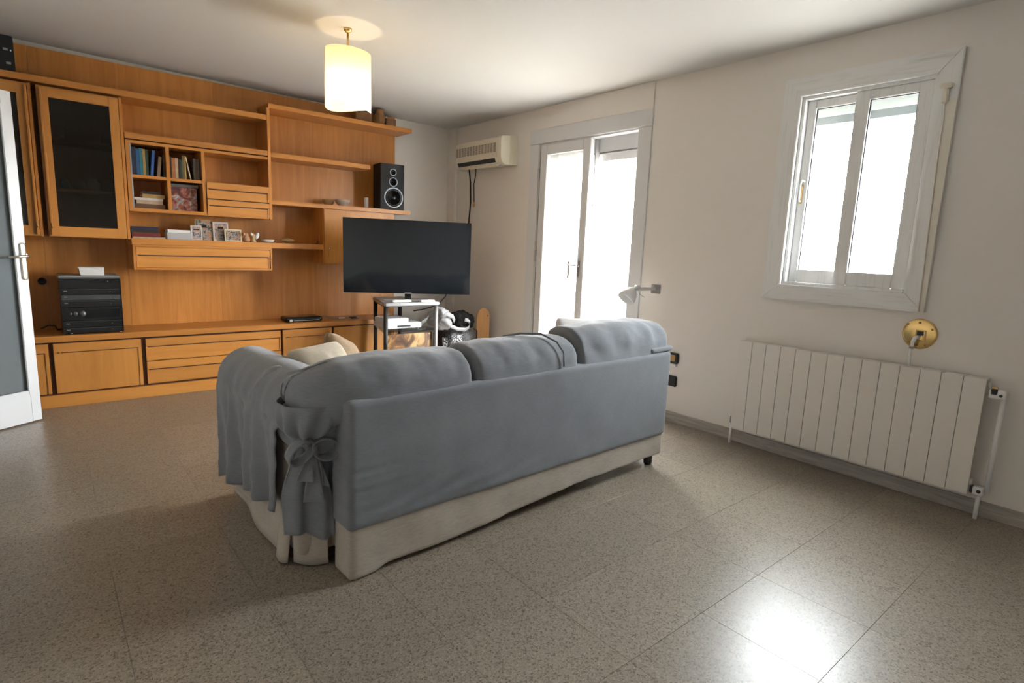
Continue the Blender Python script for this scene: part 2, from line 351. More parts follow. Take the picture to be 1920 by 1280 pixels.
# ------------------------------------------------------------------ room shell
XL, XR, YN, YB, ZC = -0.70, 3.60, -1.45, 5.512, 2.50
X2_ = XR+0.16
def zc(x): return ZC+0.0125*(XR-x)                      # the ceiling drops slightly towards the window wall
fl = box(XL-0.1, XR+0.1, YN-0.1, YB+0.1, -0.08, -0.006).build('floor', 'grout')
tag(fl, 'speckled grey-brown terrazzo tile floor of the living room', 'floor', kind='structure')
TX = [XL]+[0.12+0.4*k for k in range(-2, 9) if XL+0.02 < 0.12+0.4*k < XR-0.02]+[XR]
TY = [YN]+[0.55+0.4*k for k in range(-5, 13) if YN+0.02 < 0.55+0.4*k < YB-0.02]+[YB]
tile_cache = {}
for i in range(len(TX)-1):
    for j in range(len(TY)-1):
        sx, sy = round(TX[i+1]-TX[i], 4), round(TY[j+1]-TY[j], 4)
        if (sx, sy) not in tile_cache:
            g = 0.0004
            t = box(-sx/2+g, sx/2-g, -sy/2+g, sy/2-g, -0.006, 0).build('floor_tile', 'terrazzo', local=True, bevel=0.0005, seg=1)
            tile_cache[(sx, sy)] = t.data; o = t
        else:
            o = bpy.data.objects.new('floor_tile', tile_cache[(sx, sy)]); COL.objects.link(o)
        o.parent = fl; o.location = Vector(((TX[i]+TX[i+1])/2, (TY[j]+TY[j+1])/2, 0))-fl.location
c = MB(); c.add([(XL-.1, YN-.1, zc(XL-.1)), (X2_, YN-.1, zc(X2_)), (X2_, YB+.1, zc(X2_)), (XL-.1, YB+.1, zc(XL-.1)),
                 (XL-.1, YN-.1, 2.7), (X2_, YN-.1, 2.7), (X2_, YB+.1, 2.7), (XL-.1, YB+.1, 2.7)],
                [(0, 1, 2, 3), (7, 6, 5, 4), (0, 4, 5, 1), (1, 5, 6, 2), (2, 6, 7, 3), (3, 7, 4, 0)])
tag(c.build('ceiling', 'ceiling_paint'), 'plain white plastered ceiling above the living room', 'ceiling', kind='structure')
tag(box(XL-.1, X2_, YB, YB+.1, 0, 2.6).build('wall_back', 'wall_paint'), 'white wall behind the wooden wall unit', 'wall', kind='structure')
tag(box(XL-.1, X2_, YN-.1, YN, 0, 2.6).build('wall_front', 'wall_paint'), 'white wall facing the wooden wall unit', 'wall', kind='structure')
DY0, DY1, DZ = 2.872, 4.027, 2.186                      # patio door opening
WY0, WY1, WZ0, WZ1 = 1.005, 1.685, 1.090, 2.205         # window opening
wr = MB(); X2 = XR+0.16
wr.box(XR, X2, DY1, YB, 0, 2.52); wr.box(XR, X2, DY0, DY1, DZ, 2.52); wr.box(XR, X2, WY1, DY0, 0, 2.52)
wr.box(XR, X2, WY0, WY1, 0, WZ0); wr.box(XR, X2, WY0, WY1, WZ1, 2.52); wr.box(XR, X2, YN, WY0, 0, 2.52)
tag(wr.build('wall_right', 'wall_paint'), 'white wall with the patio door, the small window and the radiator', 'wall', kind='structure')
wl = MB(); wl.box(XL-.1, XL, YN, 3.60, 0, 2.62); wl.box(XL-.1, XL, 4.36, YB, 0, 2.62); wl.box(XL-.1, XL, 3.60, 4.36, 2.08, 2.62)
tag(wl.build('wall_left', 'wall_paint'), 'white wall with the inner doorway beside the wall unit', 'wall', kind='structure')
hl = MB(); hl.box(XL-1.3, XL-1.2, 3.1, 4.9, 0, 2.2); hl.box(XL-1.2, XL-.1, 3.1, 3.2, 0, 2.2); hl.box(XL-1.2, XL-.1, 4.8, 4.9, 0, 2.2)
hl.box(XL-1.3, XL-.1, 3.1, 4.9, 2.2, 2.3); hl.box(XL-1.3, XL-.1, 3.1, 4.9, -.1, 0)
tag(hl.build('wall_hall', 'hall_paint'), 'plain hallway walls beyond the inner doorway', 'wall', kind='structure')
tag(box(3.568, XR, 5.37, YB, 0, ZC).build('trim_1', 'wall_paint'), 'shallow white pilaster in the corner behind the air conditioner', 'pilaster', kind='structure')
tag(box(3.588, XR, 2.775, 4.125, 2.312, ZC).build('trim_2', 'wall_paint', bevel=.002), 'shallow white boxed panel above the patio door', 'shutter box', kind='structure')
bb = MB(); bb.box(3.585, XR, YN, DY0-.1, 0, 0.077)
tag(bb.build('baseboard_right', 'marble', bevel=.002), 'grey marble skirting running under the radiator', 'baseboard', kind='structure')
tag(box(3.585, XR, DY1+.12, 5.37, 0, 0.077).build('baseboard_corner', 'marble', bevel=.002), 'grey marble skirting below the air conditioner', 'baseboard', kind='structure')
tag(box(2.9, 3.568, YB-.015, YB, 0, 0.077).build('baseboard_back', 'marble', bevel=.002), 'grey marble skirting beside the end of the wall unit', 'baseboard', kind='structure')

# balcony outside
tag(box(X2, 5.0, 0.2, 4.6, -.15, -.02).build('balcony_floor', 'balcony_tile'), 'pale balcony floor outside the patio door', 'balcony', kind='structure')
EX = 3.90                                                # front of the short eave over the small window
tag(box(X2, EX, 0.2, 2.75, 2.190, 2.30).build('eave_soffit', 'soffit_grey'), 'grey soffit of the short eave outside the small window', 'soffit', kind='structure')
tag(box(EX-.05, EX, 0.2, 2.75, 2.134, 2.189).build('eave_rail', 'soffit_white'), 'pale rail under the soffit outside the small window', 'rail', kind='structure')
tag(box(EX-.035, EX, 0.2, 2.75, 2.086, 2.133).build('eave_profile', 'soffit_grey'), 'grey box profile below the pale rail outside the small window', 'rail', kind='structure')
tag(MB().tube([(EX-.02, 0.25, 2.016), (EX-.02, 2.7, 2.016)], 0.006).build('curtain_rod', 'soffit_white', smooth=True), 'thin rod holding the short curtain outside the small window', 'curtain rod')
tag(MB().grid(lambda u, v: (EX-.034+.014*math.sin(u*95+0.6*math.sin(u*31))*(0.35+v)*min(1, v*4), 0.25+2.45*u, 2.009-v*(0.245+0.010*math.sin(u*47))), 260, 10)
    .build('valance_curtain', 'valance_cloth', smooth=True), 'short sheer white ruffled curtain outside the small window', 'curtain')
tag(box(5.0, 5.1, 0.2, 4.9, -.15, 0.98).build('light_block_parapet', 'parapet_paint'), 'added white parapet at the balcony edge, blocking low daylight', 'parapet', kind='structure')  # added to block light from below the horizon and darken the ceiling
aw = MB().grid(lambda u, v: (3.80+1.55*v, 2.55+2.2*u, 2.52-0.62*v), 4, 6)
tag(aw.build('awning', 'awning', solid=0.006), 'cream fabric awning sloping out above the patio door', 'awning')

# ------------------------------------------------------------------ patio door (door_1)
d1 = thing('door_1', 'white glazed patio door with one leaf shut and one open side', 'door', (XR, 3.45, 0), kind='structure')
T = 0.012
def casing(mb): return mb
box(XR-T, XR, DY1, 4.150, 0, 2.187).build('casing', 'white_frame', d1, bevel=.003)
box(XR-T, XR, 2.775, DY0, 0, 2.180).build('casing', 'white_frame', d1, bevel=.003)
box(XR-T-.004, XR, 2.775, 4.152, 2.187, 2.312).build('lintel', 'white_frame', d1, bevel=.003)
MB().box(XR, X2, DY1-.03, DY1, 0, DZ).build('jamb', 'white_frame', d1, bevel=.002)
MB().box(XR, X2, DY0, DY0+.035, 0, DZ).build('jamb', 'white_frame', d1, bevel=.002)
MB().box(XR, X2, DY0+.035, DY1-.03, DZ-.012, DZ).build('head', 'white_frame', d1)
box(XR+.08, XR+.11, DY0+.035, DY1-.03, 2.062, DZ-.012).build('shutter_box', 'shutter_white', d1)
box(XR+.08, XR+.13, DY0+.035, DY1-.03, 2.048, 2.060).build('shutter_slat', 'grey_plastic', d1)
box(XR+.11, X2, DY0+.035, DY1-.03, 1.992, 2.06).build('outer_head', 'white_frame', d1)
box(XR-.01, X2, DY0, DY1, -.02, 0.012).build('threshold', 'marble', d1)
LY0, LY1 = 3.385, 4.000; LX0, LX1 = XR-.012, XR+.035
leaf = MB(); sw = .085
leaf.box(LX0, LX1, LY1-sw, LY1, .02, DZ-.015); leaf.box(LX0, LX1, LY0, LY0+sw, .02, DZ-.015)
leaf.box(LX0+.001, LX1-.001, LY0+sw, LY1-sw, DZ-.015-.085, DZ-.015); leaf.box(LX0+.001, LX1-.001, LY0+sw, LY1-sw, .02, .14)
lf = leaf.build('leaf', 'white_frame', d1, bevel=.004)
box(XR+.010, XR+.014, LY0+sw-.005, LY1-sw+.005, .135, DZ-.095).build('pane', 'clear_glass', lf)
MB().grid(lambda u, v: (XR+.050+.007*math.sin(u*34), LY0+.03+(LY1-LY0-.06)*u, 2.11-v*1.98), 60, 8).build('curtain', 'sheer_curtain', lf, smooth=True)
box(XR-.018, XR-.012, LY0+.045, LY0+.075, 1.02, 1.16).build('handle_plate', 'steel', lf, bevel=.003)
MB().tube([(XR-.018, LY0+.06, 1.12), (XR-.05, LY0+.06, 1.12), (XR-.055, LY0+.11, 1.12), (XR-.055, LY0+.165, 1.12)], .008).build('handle', 'steel', lf, smooth=True)
box(XR-.016, XR-.012, LY0+.17, LY0+.195, 1.0, 1.15).build('pull', 'steel', lf, bevel=.002)
for zz in (0.35, 1.18, 1.92):
    MB().tube([(XR-.02, LY1+.012, zz-.05), (XR-.02, LY1+.012, zz+.05)], .010).build('hinge', 'steel', d1, smooth=True)
box(LX1, XR+.08, LY0-.018, LY0-.006, .02, DZ-.02).build('meeting_strip', 'grey_plastic', d1)
box(XR-.012, XR+.03, LY1, LY1+.006, .02, DZ-.015).build('seal', 'grey_plastic', d1)

# ------------------------------------------------------------------ small window (window_1)
w1 = thing('window_1', 'small white painted wooden window with two sashes above the radiator', 'window', (XR, 1.35, 0.99), kind='structure')
OY0, OY1, OZ0, OZ1 = 0.909, 1.793, 0.995, 2.314; xf0, xf1 = XR-.025, XR
def mitre(p): return MB().prism(p, xf0, xf1, 'x')
mitre([(OY0, OZ1), (OY1, OZ1), (WY1, WZ1), (WY0, WZ1)]).build('casing_board', 'painted_wood_h', w1, bevel=.003)
mitre([(OY0, OZ0), (WY0, WZ0), (WY1, WZ0), (OY1, OZ0)]).build('casing_board', 'painted_wood_h', w1, bevel=.003)
mitre([(OY1, OZ0), (WY1, WZ0), (WY1, WZ1), (OY1, OZ1)]).build('casing_board', 'painted_wood', w1, bevel=.003)
mitre([(OY0, OZ0), (OY0, OZ1), (WY0, WZ1), (WY0, WZ0)]).build('casing_board', 'painted_wood', w1, bevel=.003)
lt = .018
box(XR, X2, WY1-lt, WY1, WZ0, WZ1).build('jamb', 'painted_wood', w1); box(XR, X2, WY0, WY0+lt, WZ0, WZ1).build('jamb', 'painted_wood', w1)
box(XR, X2, WY0+lt, WY1-lt, WZ1-lt, WZ1).build('head', 'painted_wood', w1); box(XR-.01, X2, WY0+lt, WY1-lt, WZ0, WZ0+lt).build('sill', 'painted_wood', w1, bevel=.003)
def sash(y0, y1, z0, z1, x0, x1, gy0, gy1, gz0, gz1, ha=False):
    s_ = MB(); s_.box(x0, x1, y0, gy0, z0, z1); s_.box(x0, x1, gy1, y1, z0, z1); s_.box(x0+.001, x1-.001, gy0, gy1, gz1, z1); s_.box(x0+.001, x1-.001, gy0, gy1, z0, gz0)
    so = s_.build('sash', 'painted_wood', w1, bevel=.003)
    xm = (x0+x1)/2
    gk = MB(); t = .005
    gk.box(xm-.004, xm+.006, gy0, gy0+t, gz0, gz1); gk.box(xm-.004, xm+.006, gy1-t, gy1, gz0, gz1); gk.box(xm-.004, xm+.006, gy0, gy1, gz1-t, gz1)
    gk.build('gasket', 'dark_rubber', so)
    box(xm-.002, xm+.002, gy0, gy1, gz0, gz1).build('pane', 'clear_glass', so); return so
s1 = sash(1.350, 1.668, 1.108, 2.186, XR+.042, XR+.072, 1.398, 1.618, 1.187, 2.138)
s2 = sash(1.023, 1.392, 1.108, 2.186, XR+.008, XR+.038, 1.088, 1.320, 1.187, 2.136)
MB().tube([(XR+.038, 1.648, 1.60), (XR+.022, 1.650, 1.605), (XR+.020, 1.650, 1.70), (XR+.026, 1.645, 1.725), (XR+.038, 1.635, 1.715)], .006).build('latch_hook', 'white_plastic', s1, smooth=True)
box(XR+.036, XR+.042, 1.640, 1.655, 1.585, 1.70).build('latch_plate', 'brass_old', s1, bevel=.001)
st = MB(); st.prism([(0.909, 0.995), (0.909, 2.07), (0.954, 2.07), (0.936, 0.995)], XR-.029, XR-.025, 'x')
lab(st.build('strap_cover', 'cream_plastic', w1), 'cream strip along the casing')
lab(MB().box(XR-.050, XR-.025, .945, .972, 2.05, 2.12).box(XR-.055, XR-.025, .930, .985, 2.12, 2.145).build('strap_guide', 'cream_plastic', w1, bevel=.005), 'cream plastic shutter strap guide')
MB().tube([(XR-.032, .957, 2.05), (XR-.032, .951, 1.7), (XR-.032, .931, 1.0)], .003).build('strap_cord', 'cream_plastic', w1, smooth=True)

# ------------------------------------------------------------------ inner door (door_2), standing open
q = Vector((-0.065, 4.745, 0)); ang = math.atan2(-0.143, -0.206)
d2 = thing('door_2', 'open white inner door with a tall frosted glass pane and steel handle', 'door', tuple(q), ang, kind='structure')
# local: +x along the leaf towards its hinges, +y towards the camera side
DW, DH, th = 0.735, 2.057, 0.04
lw = 0.058
f = MB(); f.box(0, lw, -th, 0, .008, DH); f.box(DW-.1, DW, -th, 0, .008, DH); f.box(lw, DW-.1, -th, 0, DH-.092, DH); f.box(lw, DW-.1, -th, 0, .008, .205)
lf2 = f.build('leaf', 'door_white', d2, bevel=.002, local=True)
box(lw, DW-.1, -th/2-.003, -th/2+.003, .205, DH-.092).build('pane', 'frosted_glass', lf2, local=True)
b_ = MB()
for (a0, a1, c0, c1) in ((lw-.012, lw+.012, .193, DH-.08), (DW-.112, DW-.088, .193, DH-.08)): b_.box(a0, a1, -.006, .008, c0, c1)
b_.box(lw+.012, DW-.112, -.006, .008, .193, .217); b_.box(lw+.012, DW-.112, -.006, .008, DH-.104, DH-.08)
b_.build('glazing_bead', 'door_white', lf2, bevel=.003, local=True)
hp = MB().soft(.004, .040, 0, .012, .925, 1.158, .017, (10, 4, 24)).build('handle_plate', 'nickel', d2, smooth=True, local=True)
MB().tube([(.020, .008, 1.075), (.020, .045, 1.075), (.030, .055, 1.075), (.060, .056, 1.074), (.135, .052, 1.07)], [.010, .010, .011, .009, .007], 10).build('lever', 'nickel', hp, smooth=True, local=True)
box(-.016, .002, -th/2-.008, -th/2+.008, 1.06, 1.09).build('latch', 'steel', d2, bevel=.002, local=True)
box(DW, DW+.012, -.03, .004, .9, 1.0).build('hinge', 'steel', d2, local=True)

# ------------------------------------------------------------------ wooden wall unit
YP, YF, YS = 5.420, 5.033, 5.122
wp = thing('wood_wall_panel', 'tall honey-coloured veneer panelling that backs the whole wall unit', 'wall panel', (1.1, YP, 0))
px = [-0.62, 0.03, 0.535, 1.20, 2.02, 2.868]
for a, b in zip(px[:-1], px[1:]): box(a+.0005, b-.0005, YP, YP+.03, 0, 2.487+.009*(2.868-a)/3.5).build('veneer_panel', 'wood_v', wp)
bt = MB()
for a in (-.6, 1.1, 2.83): bt.box(a-.02, a+.02, YP+.03, YB-.001, 0, 2.48)
bt.build('batten', 'brown_wood', wp)
def shelf(x0, x1, z0, z1, label, yf=YS):
    return tag(box(x0, x1, yf, YP, z0, z1).build('wall_shelf', 'wood_h', bevel=.002), label, 'shelf')
shelf(-0.62, 1.533, 2.210, 2.251, 'long top wood shelf carrying a black speaker over the glass-door cabinets')
shelf(1.548, 2.893, 2.310, 2.347, 'highest wood shelf, topped by a carved wooden vase')
shelf(0.537, 1.533, 1.924, 1.965, 'empty wood shelf just above the compartment full of books')
shelf(1.558, 2.457, 1.919, 1.958, 'short empty wood shelf that ends beside the black loudspeaker')
shelf(1.558, 2.888, 1.531, 1.566, 'wood shelf carrying the bowl and the three-cone loudspeaker')
shelf(0.537, 1.998, 1.163, 1.207, 'wood shelf holding the framed pictures and the figurines')
tag(box(1.533, 1.557, YS-.004, YP, 1.405, 2.309).build('upright_panel', 'wood_v', bevel=.002), 'upright wood partition between the open shelves and the book compartment', 'partition')

# book compartment with two drawers
bc = thing('bookcase', 'wood book compartment with four pigeonholes and two drawers', 'bookcase', (1.03, 5.27, 1.405))
BZ0, BZ1 = 1.405, 1.915
box(.538, .562, YS, YP, BZ0, BZ1).build('side_board', 'wood_v', bc, bevel=.0015)
box(.562, 1.532, YS, YP, BZ1-.022, BZ1).build('top_board', 'wood_h', bc, bevel=.0015)
box(.562, 1.532, YS, YP, BZ0, BZ0+.026).build('bottom_board', 'wood_h', bc, bevel=.0015)
for a in (.790, 1.032): box(a, a+.024, YS, YP, BZ0+.026, BZ1-.022).build('divider', 'wood_v', bc, bevel=.0015)
for a, b in ((.562, .790), (.814, 1.032)): box(a, b, YS+.005, YP, 1.650, 1.672).build('inner_shelf', 'wood_h', bc, bevel=.0015)
box(1.056, 1.532, YS+.01, YP, 1.650, 1.668).build('inner_shelf', 'wood_h', bc, bevel=.0015)
box(.562, 1.532, YP-.006, YP-.001, BZ0+.026, BZ1-.022).build('back_board', 'wood_v', bc)
def drawer_front(parent, x0, x1, z0, z1, y, grip=.35, d=.018):
    """drawer front whose upper strip laps over the recessed lower field, as in the photo"""
    g = z0+(z1-z0)*(1-grip)
    f = MB(); f.box(x0, x1, y, y+d, g, z1); o = f.build('drawer', 'wood_drawer', parent, bevel=.0025)
    box(x0+.004, x1-.004, y+.010, y+d, z0, g-.004).build('drawer_field', 'wood_drawer', o, bevel=.0015)
    box(x0+.002, x1-.002, y+.0085, y+d-.002, g-.009, g-.001).build('groove_shade', 'gap_dark', o)  # dark strip painting the shade line under the overlapping upper strip
    ed = MB(); ed.box(x0, x0+.012, y+.004, y+d, z0, g-.001); ed.box(x1-.012, x1, y+.004, y+d, z0, g-.001); ed.box(x0+.012, x1-.012, y+.004, y+d, z0, z0+.008)
    ed.build('drawer_frame', 'wood_drawer', o, bevel=.001)
    return o
box(1.058, 1.531, YS+.012, YP-.01, 1.432, 1.648).build('drawer_box', 'gap_dark', bc)
drawer_front(bc, 1.060, 1.531, 1.540, 1.668, YS-.012, .40); drawer_front(bc, 1.060, 1.531, 1.412, 1.532, YS-.012, .35)
ps = MB(); ps.box(.563, .572, YS+.002, YS+.005, 1.432, 1.892)
for k in range(22): ps.box(.565, .570, YS+.0005, YS+.004, 1.44+.0205*k, 1.452+.0205*k)
lab(ps.build('pin_strip', 'steel', bc), 'perforated metal shelf strip')

# hanging drawer under the picture shelf
jd = thing('drawer_cabinet', 'long wood drawer box hanging beneath the shelf of framed pictures', 'drawer', (1.04, 5.27, .972))
box(.540, 1.545, YS+.022, YP, .972, 1.162).build('body', 'wood_h', jd, bevel=.0015)
fr = MB(); fr.box(.540, .558, YS-.002, YS+.022, .972, 1.162); fr.box(1.530, 1.545, YS-.002, YS+.022, .972, 1.162); fr.box(.558, 1.530, YS-.002, YS+.022, .972, .988); fr.box(.558, 1.530, YS-.002, YS+.022, 1.146, 1.162)
fr.build('front_frame', 'wood_h', jd, bevel=.002)
drawer_front(jd, .560, 1.528, .990, 1.143, YS+.002, .38)

# tall glass-door cabinets
def display(x0, x1, label, hinge_left):
    t = thing('display_cabinet', label, 'cabinet', ((x0+x1)/2, 5.25, 1.198))
    yf = YS-.004; z0, z1 = 1.198, 2.196; th = .018
    box(x0, x0+th, yf+.02, YP, z0, z1).build('side_panel', 'wood_v', t, bevel=.0015); box(x1-th, x1, yf, YP, z0, z1).build('side_panel', 'wood_v', t, bevel=.0015)
    box(x0+th, x1-th, yf+.02, YP, z0, z0+.018).build('bottom_panel', 'wood_h', t); box(x0+th, x1-th, yf+.02, YP, z1-.018, z1).build('top_panel', 'wood_h', t)
    box(x0+th, x1-th, YP-.006, YP-.001, z0+.018, z1-.018).build('back_panel', 'wood_v', t)
    for zz in (1.525, 1.865): box(x0+th, x1-th, yf+.05, YP-.01, zz-.009, zz+.009).build('inner_shelf', 'wood_h', t)
    a, b = x0+.006, x1-th-.003
    for (u0, u1, c0, c1, nm) in ((a, a+.055, z0+.004, z1-.012, 'stile'), (b-.055, b, z0+.004, z1-.012, 'stile'), (a+.055, b-.055, z1-.074, z1-.012, 'rail'), (a+.055, b-.055, z0+.004, z0+.072, 'rail')):
        if nm == 'stile' and u0 == a:
            dr = box(u0, u1, yf-.006, yf+.016, c0, c1).build('door', 'wood_door', t, bevel=.002); first = dr
        else: box(u0, u1, yf-.006, yf+.016, c0, c1).build(nm, 'wood_door' if nm == 'stile' else 'wood_drawer', first, bevel=.0015)
    box(a+.055, b-.055, yf+.003, yf+.008, z0+.072, z1-.074).build('pane', 'smoked_glass', first)
    gx = a+.012 if hinge_left else b-.012
    gr = MB().prism([(gx-.008, yf-.006), (gx-.004, yf-.024), (gx+.008, yf-.024), (gx+.010, yf-.006)], z0+.012, z1-.02, 'z')
    gr.build('grip_strip', 'wood_door', first, bevel=.003)
    MB().tube([(gx+.003, yf-.024, z0+.06), (gx+.003, yf-.030, z0+.075), (gx+.003, yf-.024, z0+.09)], .004).build('key', 'brass_old', first, smooth=True)
    return t
display(0.060, 0.533, 'tall wood cabinet with a smoked glass door, beside the book compartment', True)
display(-0.440, 0.034, 'tall smoked-glass wood cabinet half hidden by the open white door', False)

# wall cabinet behind the television
wc = thing('wall_cabinet', 'wood wall cabinet half hidden behind the television', 'cabinet', (2.36, 5.27, 1.036))
box(2.000, 2.712, YS+.02, YP, 1.036, 1.530).build('body', 'wood_v', wc, bevel=.0015)
dr = box(2.006, 2.708, YS-.002, YS+.019, 1.040, 1.522).build('door', 'wood_door', wc, bevel=.002)
MB().lathe([(.004, 0), (.004, .012), (.009, .016), (.009, .022), (.004, .026)], (2.045, YS-.002, 1.17), (0, -1, 0), 14).build('knob', 'chrome', dr, smooth=True)
MB().tube([(2.045, YS-.006, 1.15), (2.045, YS-.009, 1.12), (2.043, YS-.007, 1.10)], .004).build('key', 'brass_old', dr, smooth=True)

# low row: plinth, cabinets, worktop
XB0, XB1 = -0.62, 2.72
tag(box(XB0, XB1, YF+.002, YP, 0, .088).build('plinth', 'wood_drawer', bevel=.002), 'continuous wood plinth along the floor under the low cabinets', 'plinth')
tag(box(XB0, XB1, YF-.004, YP, .469, .512).build('worktop', 'wood_h', bevel=.003), 'long wood worktop carrying the black stereo tower', 'worktop')
def low(x0, x1, label):
    t = thing('base_cabinet', label, 'cabinet', ((x0+x1)/2, 5.23, .089))
    box(x0+.001, x1-.001, YF+.03, YP-.001, .089, .468).build('body', 'gap_dark', t); return t
def panel_door(t, x0, x1, groove=True, knob=None, framed=False):
    z0, z1 = .100, .456; y = YF+.006
    d = box(x0, x1, y+.006, y+.022, z0, z1).build('door', 'wood_door', t, bevel=.0015)
    if framed:
        for a, b, c0, c1 in ((x0, x0+.05, z0, z1), (x1-.05, x1, z0, z1), (x0+.05, x1-.05, z1-.075, z1), (x0+.05, x1-.05, z0, z0+.05)):
            box(a, b, y, y+.0055, c0, c1).build('door_frame', 'wood_door', d, bevel=.0015)
    else:
        box(x0, x1, y, y+.0055, z1-.062, z1).build('door_rail', 'wood_drawer', d, bevel=.002)
        for a, b in ((x0, x0+.022), (x1-.022, x1)): box(a, b, y+.001, y+.0055, z0, z1-.0625).build('door_edge', 'wood_door', d, bevel=.002)
        box(x0+.022, x1-.022, y+.004, y+.0058, z1-.068, z1-.0625).build('groove_shade', 'gap_dark', d)  # dark strip painting the shade line beneath the door rail
    if knob is not None: MB().lathe([(.003, 0), (.003, .008), (.006, .011), (.006, .015), (.002, .018)], (knob, y, .392), (0, -1, 0), 12).build('knob', 'brass', d, smooth=True)
    return d
t = low(XB0, .012, 'low wood cabinet partly hidden behind the open white door'); panel_door(t, XB0+.006, -.002)
t = low(.012, .566, 'low wood cabinet with a brass knob below the stereo tower'); panel_door(t, .024, .545, knob=.06)
t = low(.566, 1.583, 'low wood chest with two wide drawers between the cabinets')
for z0, z1 in ((.283, .454), (.104, .277)): drawer_front(t, .572, 1.574, z0, z1, YF+.004, .34, .024)
t = low(1.583, 2.043, 'low wood cabinet under the black set-top box'); panel_door(t, 1.592, 2.034)
t = low(2.043, 2.719, 'low framed-door wood cabinet ending behind the television stand'); panel_door(t, 2.054, 2.712, framed=True)

# ------------------------------------------------------------------ things on the wall unit
def book(x0, y0, z0, wd, dp, ht, mat, label, lean=0.0, group=None, flat=False):
    t = thing('book', label, 'book', (x0+wd/2, y0+dp/2, z0), group=group)
    m = Matrix.Rotation(lean, 4, 'Y')
    if lean:
        dx = wd/2*abs(math.cos(lean)); m = Matrix.Translation((0, 0, wd/2*abs(math.sin(lean)))) @ m
    if flat:      # lying: cover slabs top and bottom, spine towards the room
        parts = [('cover', mat, [(-wd/2, wd/2, -dp/2, dp/2, 0, .003), (-wd/2, wd/2, -dp/2, dp/2, ht-.003, ht), (-wd/2, wd/2, -dp/2, -dp/2+.003, .003, ht-.003)]),
                 ('pages', 'offwhite_paper', [(-wd/2+.003, wd/2-.003, -dp/2+.003, dp/2-.003, .003, ht-.003)])]
    else:
        cv = min(.003, wd*.2)
        parts = [('cover', mat, [(-wd/2, -wd/2+cv, -dp/2, dp/2, 0, ht), (wd/2-cv, wd/2, -dp/2, dp/2, 0, ht), (-wd/2+cv, wd/2-cv, -dp/2, -dp/2+.003, 0, ht)]),
                 ('pages', 'offwhite_paper', [(-wd/2+cv, wd/2-cv, -dp/2+.003, dp/2-.004, .003, ht-.004)])]
    for nm, mt, bs in parts:
        b = MB()
        for q_ in bs: b.box(*q_)
        b.xf(m); b.build(nm, mt, t, local=True)
    return t
G1 = 'books in the upper left pigeonhole'; yb = YS+.045; zb = 1.6725
row = [(.575, .030, .200, 'bk_navy', 'dark navy wide-spined book at the start of the blue row', 0), (.606, .020, .188, 'bk_blue', 'bright blue book between a navy and a teal spine', 0),
       (.627, .019, .195, 'bk_teal', 'teal book beside the ochre spine', 0), (.647, .017, .193, 'bk_ochre', 'ochre-spined book between teal and dark green ones', 0),
       (.665, .016, .188, 'bk_green', 'dark green book just right of the ochre one', 0), (.690, .019, .190, 'bk_cobalt', 'cobalt blue book leaning at the end of the blue row', .11),
       (.733, .020, .150, 'bk_tan', 'tan book leaning on brown ones in the blue-book pigeonhole', .12), (.776, .012, .165, 'bk_brown', 'thin brown book against the divider of the blue-book pigeonhole', 0)]
for x, wd, ht, mt, lb, ln in row: book(x, yb, zb, wd, .15, ht, mt, lb, ln, G1)
G2 = 'books in the upper right pigeonhole'
row = [(.817, .016, .165, 'bk_dark', 'near-black book against the divider of the brown-book pigeonhole', 0), (.834, .022, .152, 'bk_orange', 'rust-orange book with a pale label at the spine foot', 0),
       (.857, .020, .155, 'bk_tan', 'tan-orange book right of the rust one', 0), (.878, .013, .148, 'bk_dark', 'slim black book between tan and olive spines', 0),
       (.892, .012, .145, 'bk_green', 'slim dark green book between black and olive spines', 0), (.905, .016, .176, 'bk_olive', 'tall olive book in the brown-book pigeonhole', 0),
       (.922, .009, .178, 'bk_ochre', 'thin ochre book touching the tall olive one', 0), (.958, .007, .172, 'bk_cream', 'thin cream-edged book leaning to the left', -.17),
       (.983, .013, .165, 'bk_grey', 'grey book right of the leaning cream one', 0), (.997, .013, .163, 'bk_brown', 'brown book between two grey spines', 0), (1.011, .014, .166, 'bk_grey', 'grey book at the right end of the brown row', 0)]
for x, wd, ht, mt, lb, ln in row: book(x, yb, zb, wd, .15, ht, mt, lb, ln, G2)
G3 = 'stacked books in the lower left pigeonhole'; z = 1.4312
for x0, wd, ht, mt, lb in ((.580, .195, .034, 'bk_brown', 'brown book at the bottom of the jumbled stack'), (.590, .170, .026, 'bk_tan', 'tan book second from the bottom of the jumbled stack'),
                           (.578, .185, .018, 'bk_white', 'white-spined book in the jumbled stack'), (.630, .145, .028, 'bk_ochre', 'ochre book near the top of the jumbled stack'), (.632, .12, .020, 'bk_dark', 'dark book on top of the jumbled stack')):
    book(x0, YS+.04, z, wd, .15, ht, mt, lb, 0, G3, True); z += ht+.0005
pb = thing('picture_box', 'box with a red and grey printed picture in the lower pigeonhole', 'box', (.92, YS+.14, 1.4312))
box(.818, 1.000, YS+.06, YS+.22, 1.4312, 1.610).build('carton', 'print_red', pb, bevel=.002)
lab(box(.816, 1.012, YS+.055, YS+.225, 1.611, 1.634).build('lid', 'bk_grey', pb, bevel=.002), 'grey lid')
G4 = 'books lying on the picture shelf'; z = 1.2072
for x0, wd, ht, mt, lb in ((.548, .215, .012, 'bk_tan', 'thin tan booklet at the bottom of the small pile by the paper block'), (.545, .185, .030, 'bk_red', 'dark red book in the small pile by the paper block'),
                           (.540, .180, .024, 'bk_dark', 'black book in the small pile by the paper block'), (.545, .175, .020, 'bk_navy', 'navy book on top of the small pile by the paper block')):
    book(x0, YS+.03, z, wd, .14, ht, mt, lb, 0, G4, True); z += ht+.0005
book(.775, YS+.03, 1.2072, .165, .16, .052, 'grey_paper', 'thick grey-white paper block lying on the picture shelf', 0, G4, True)
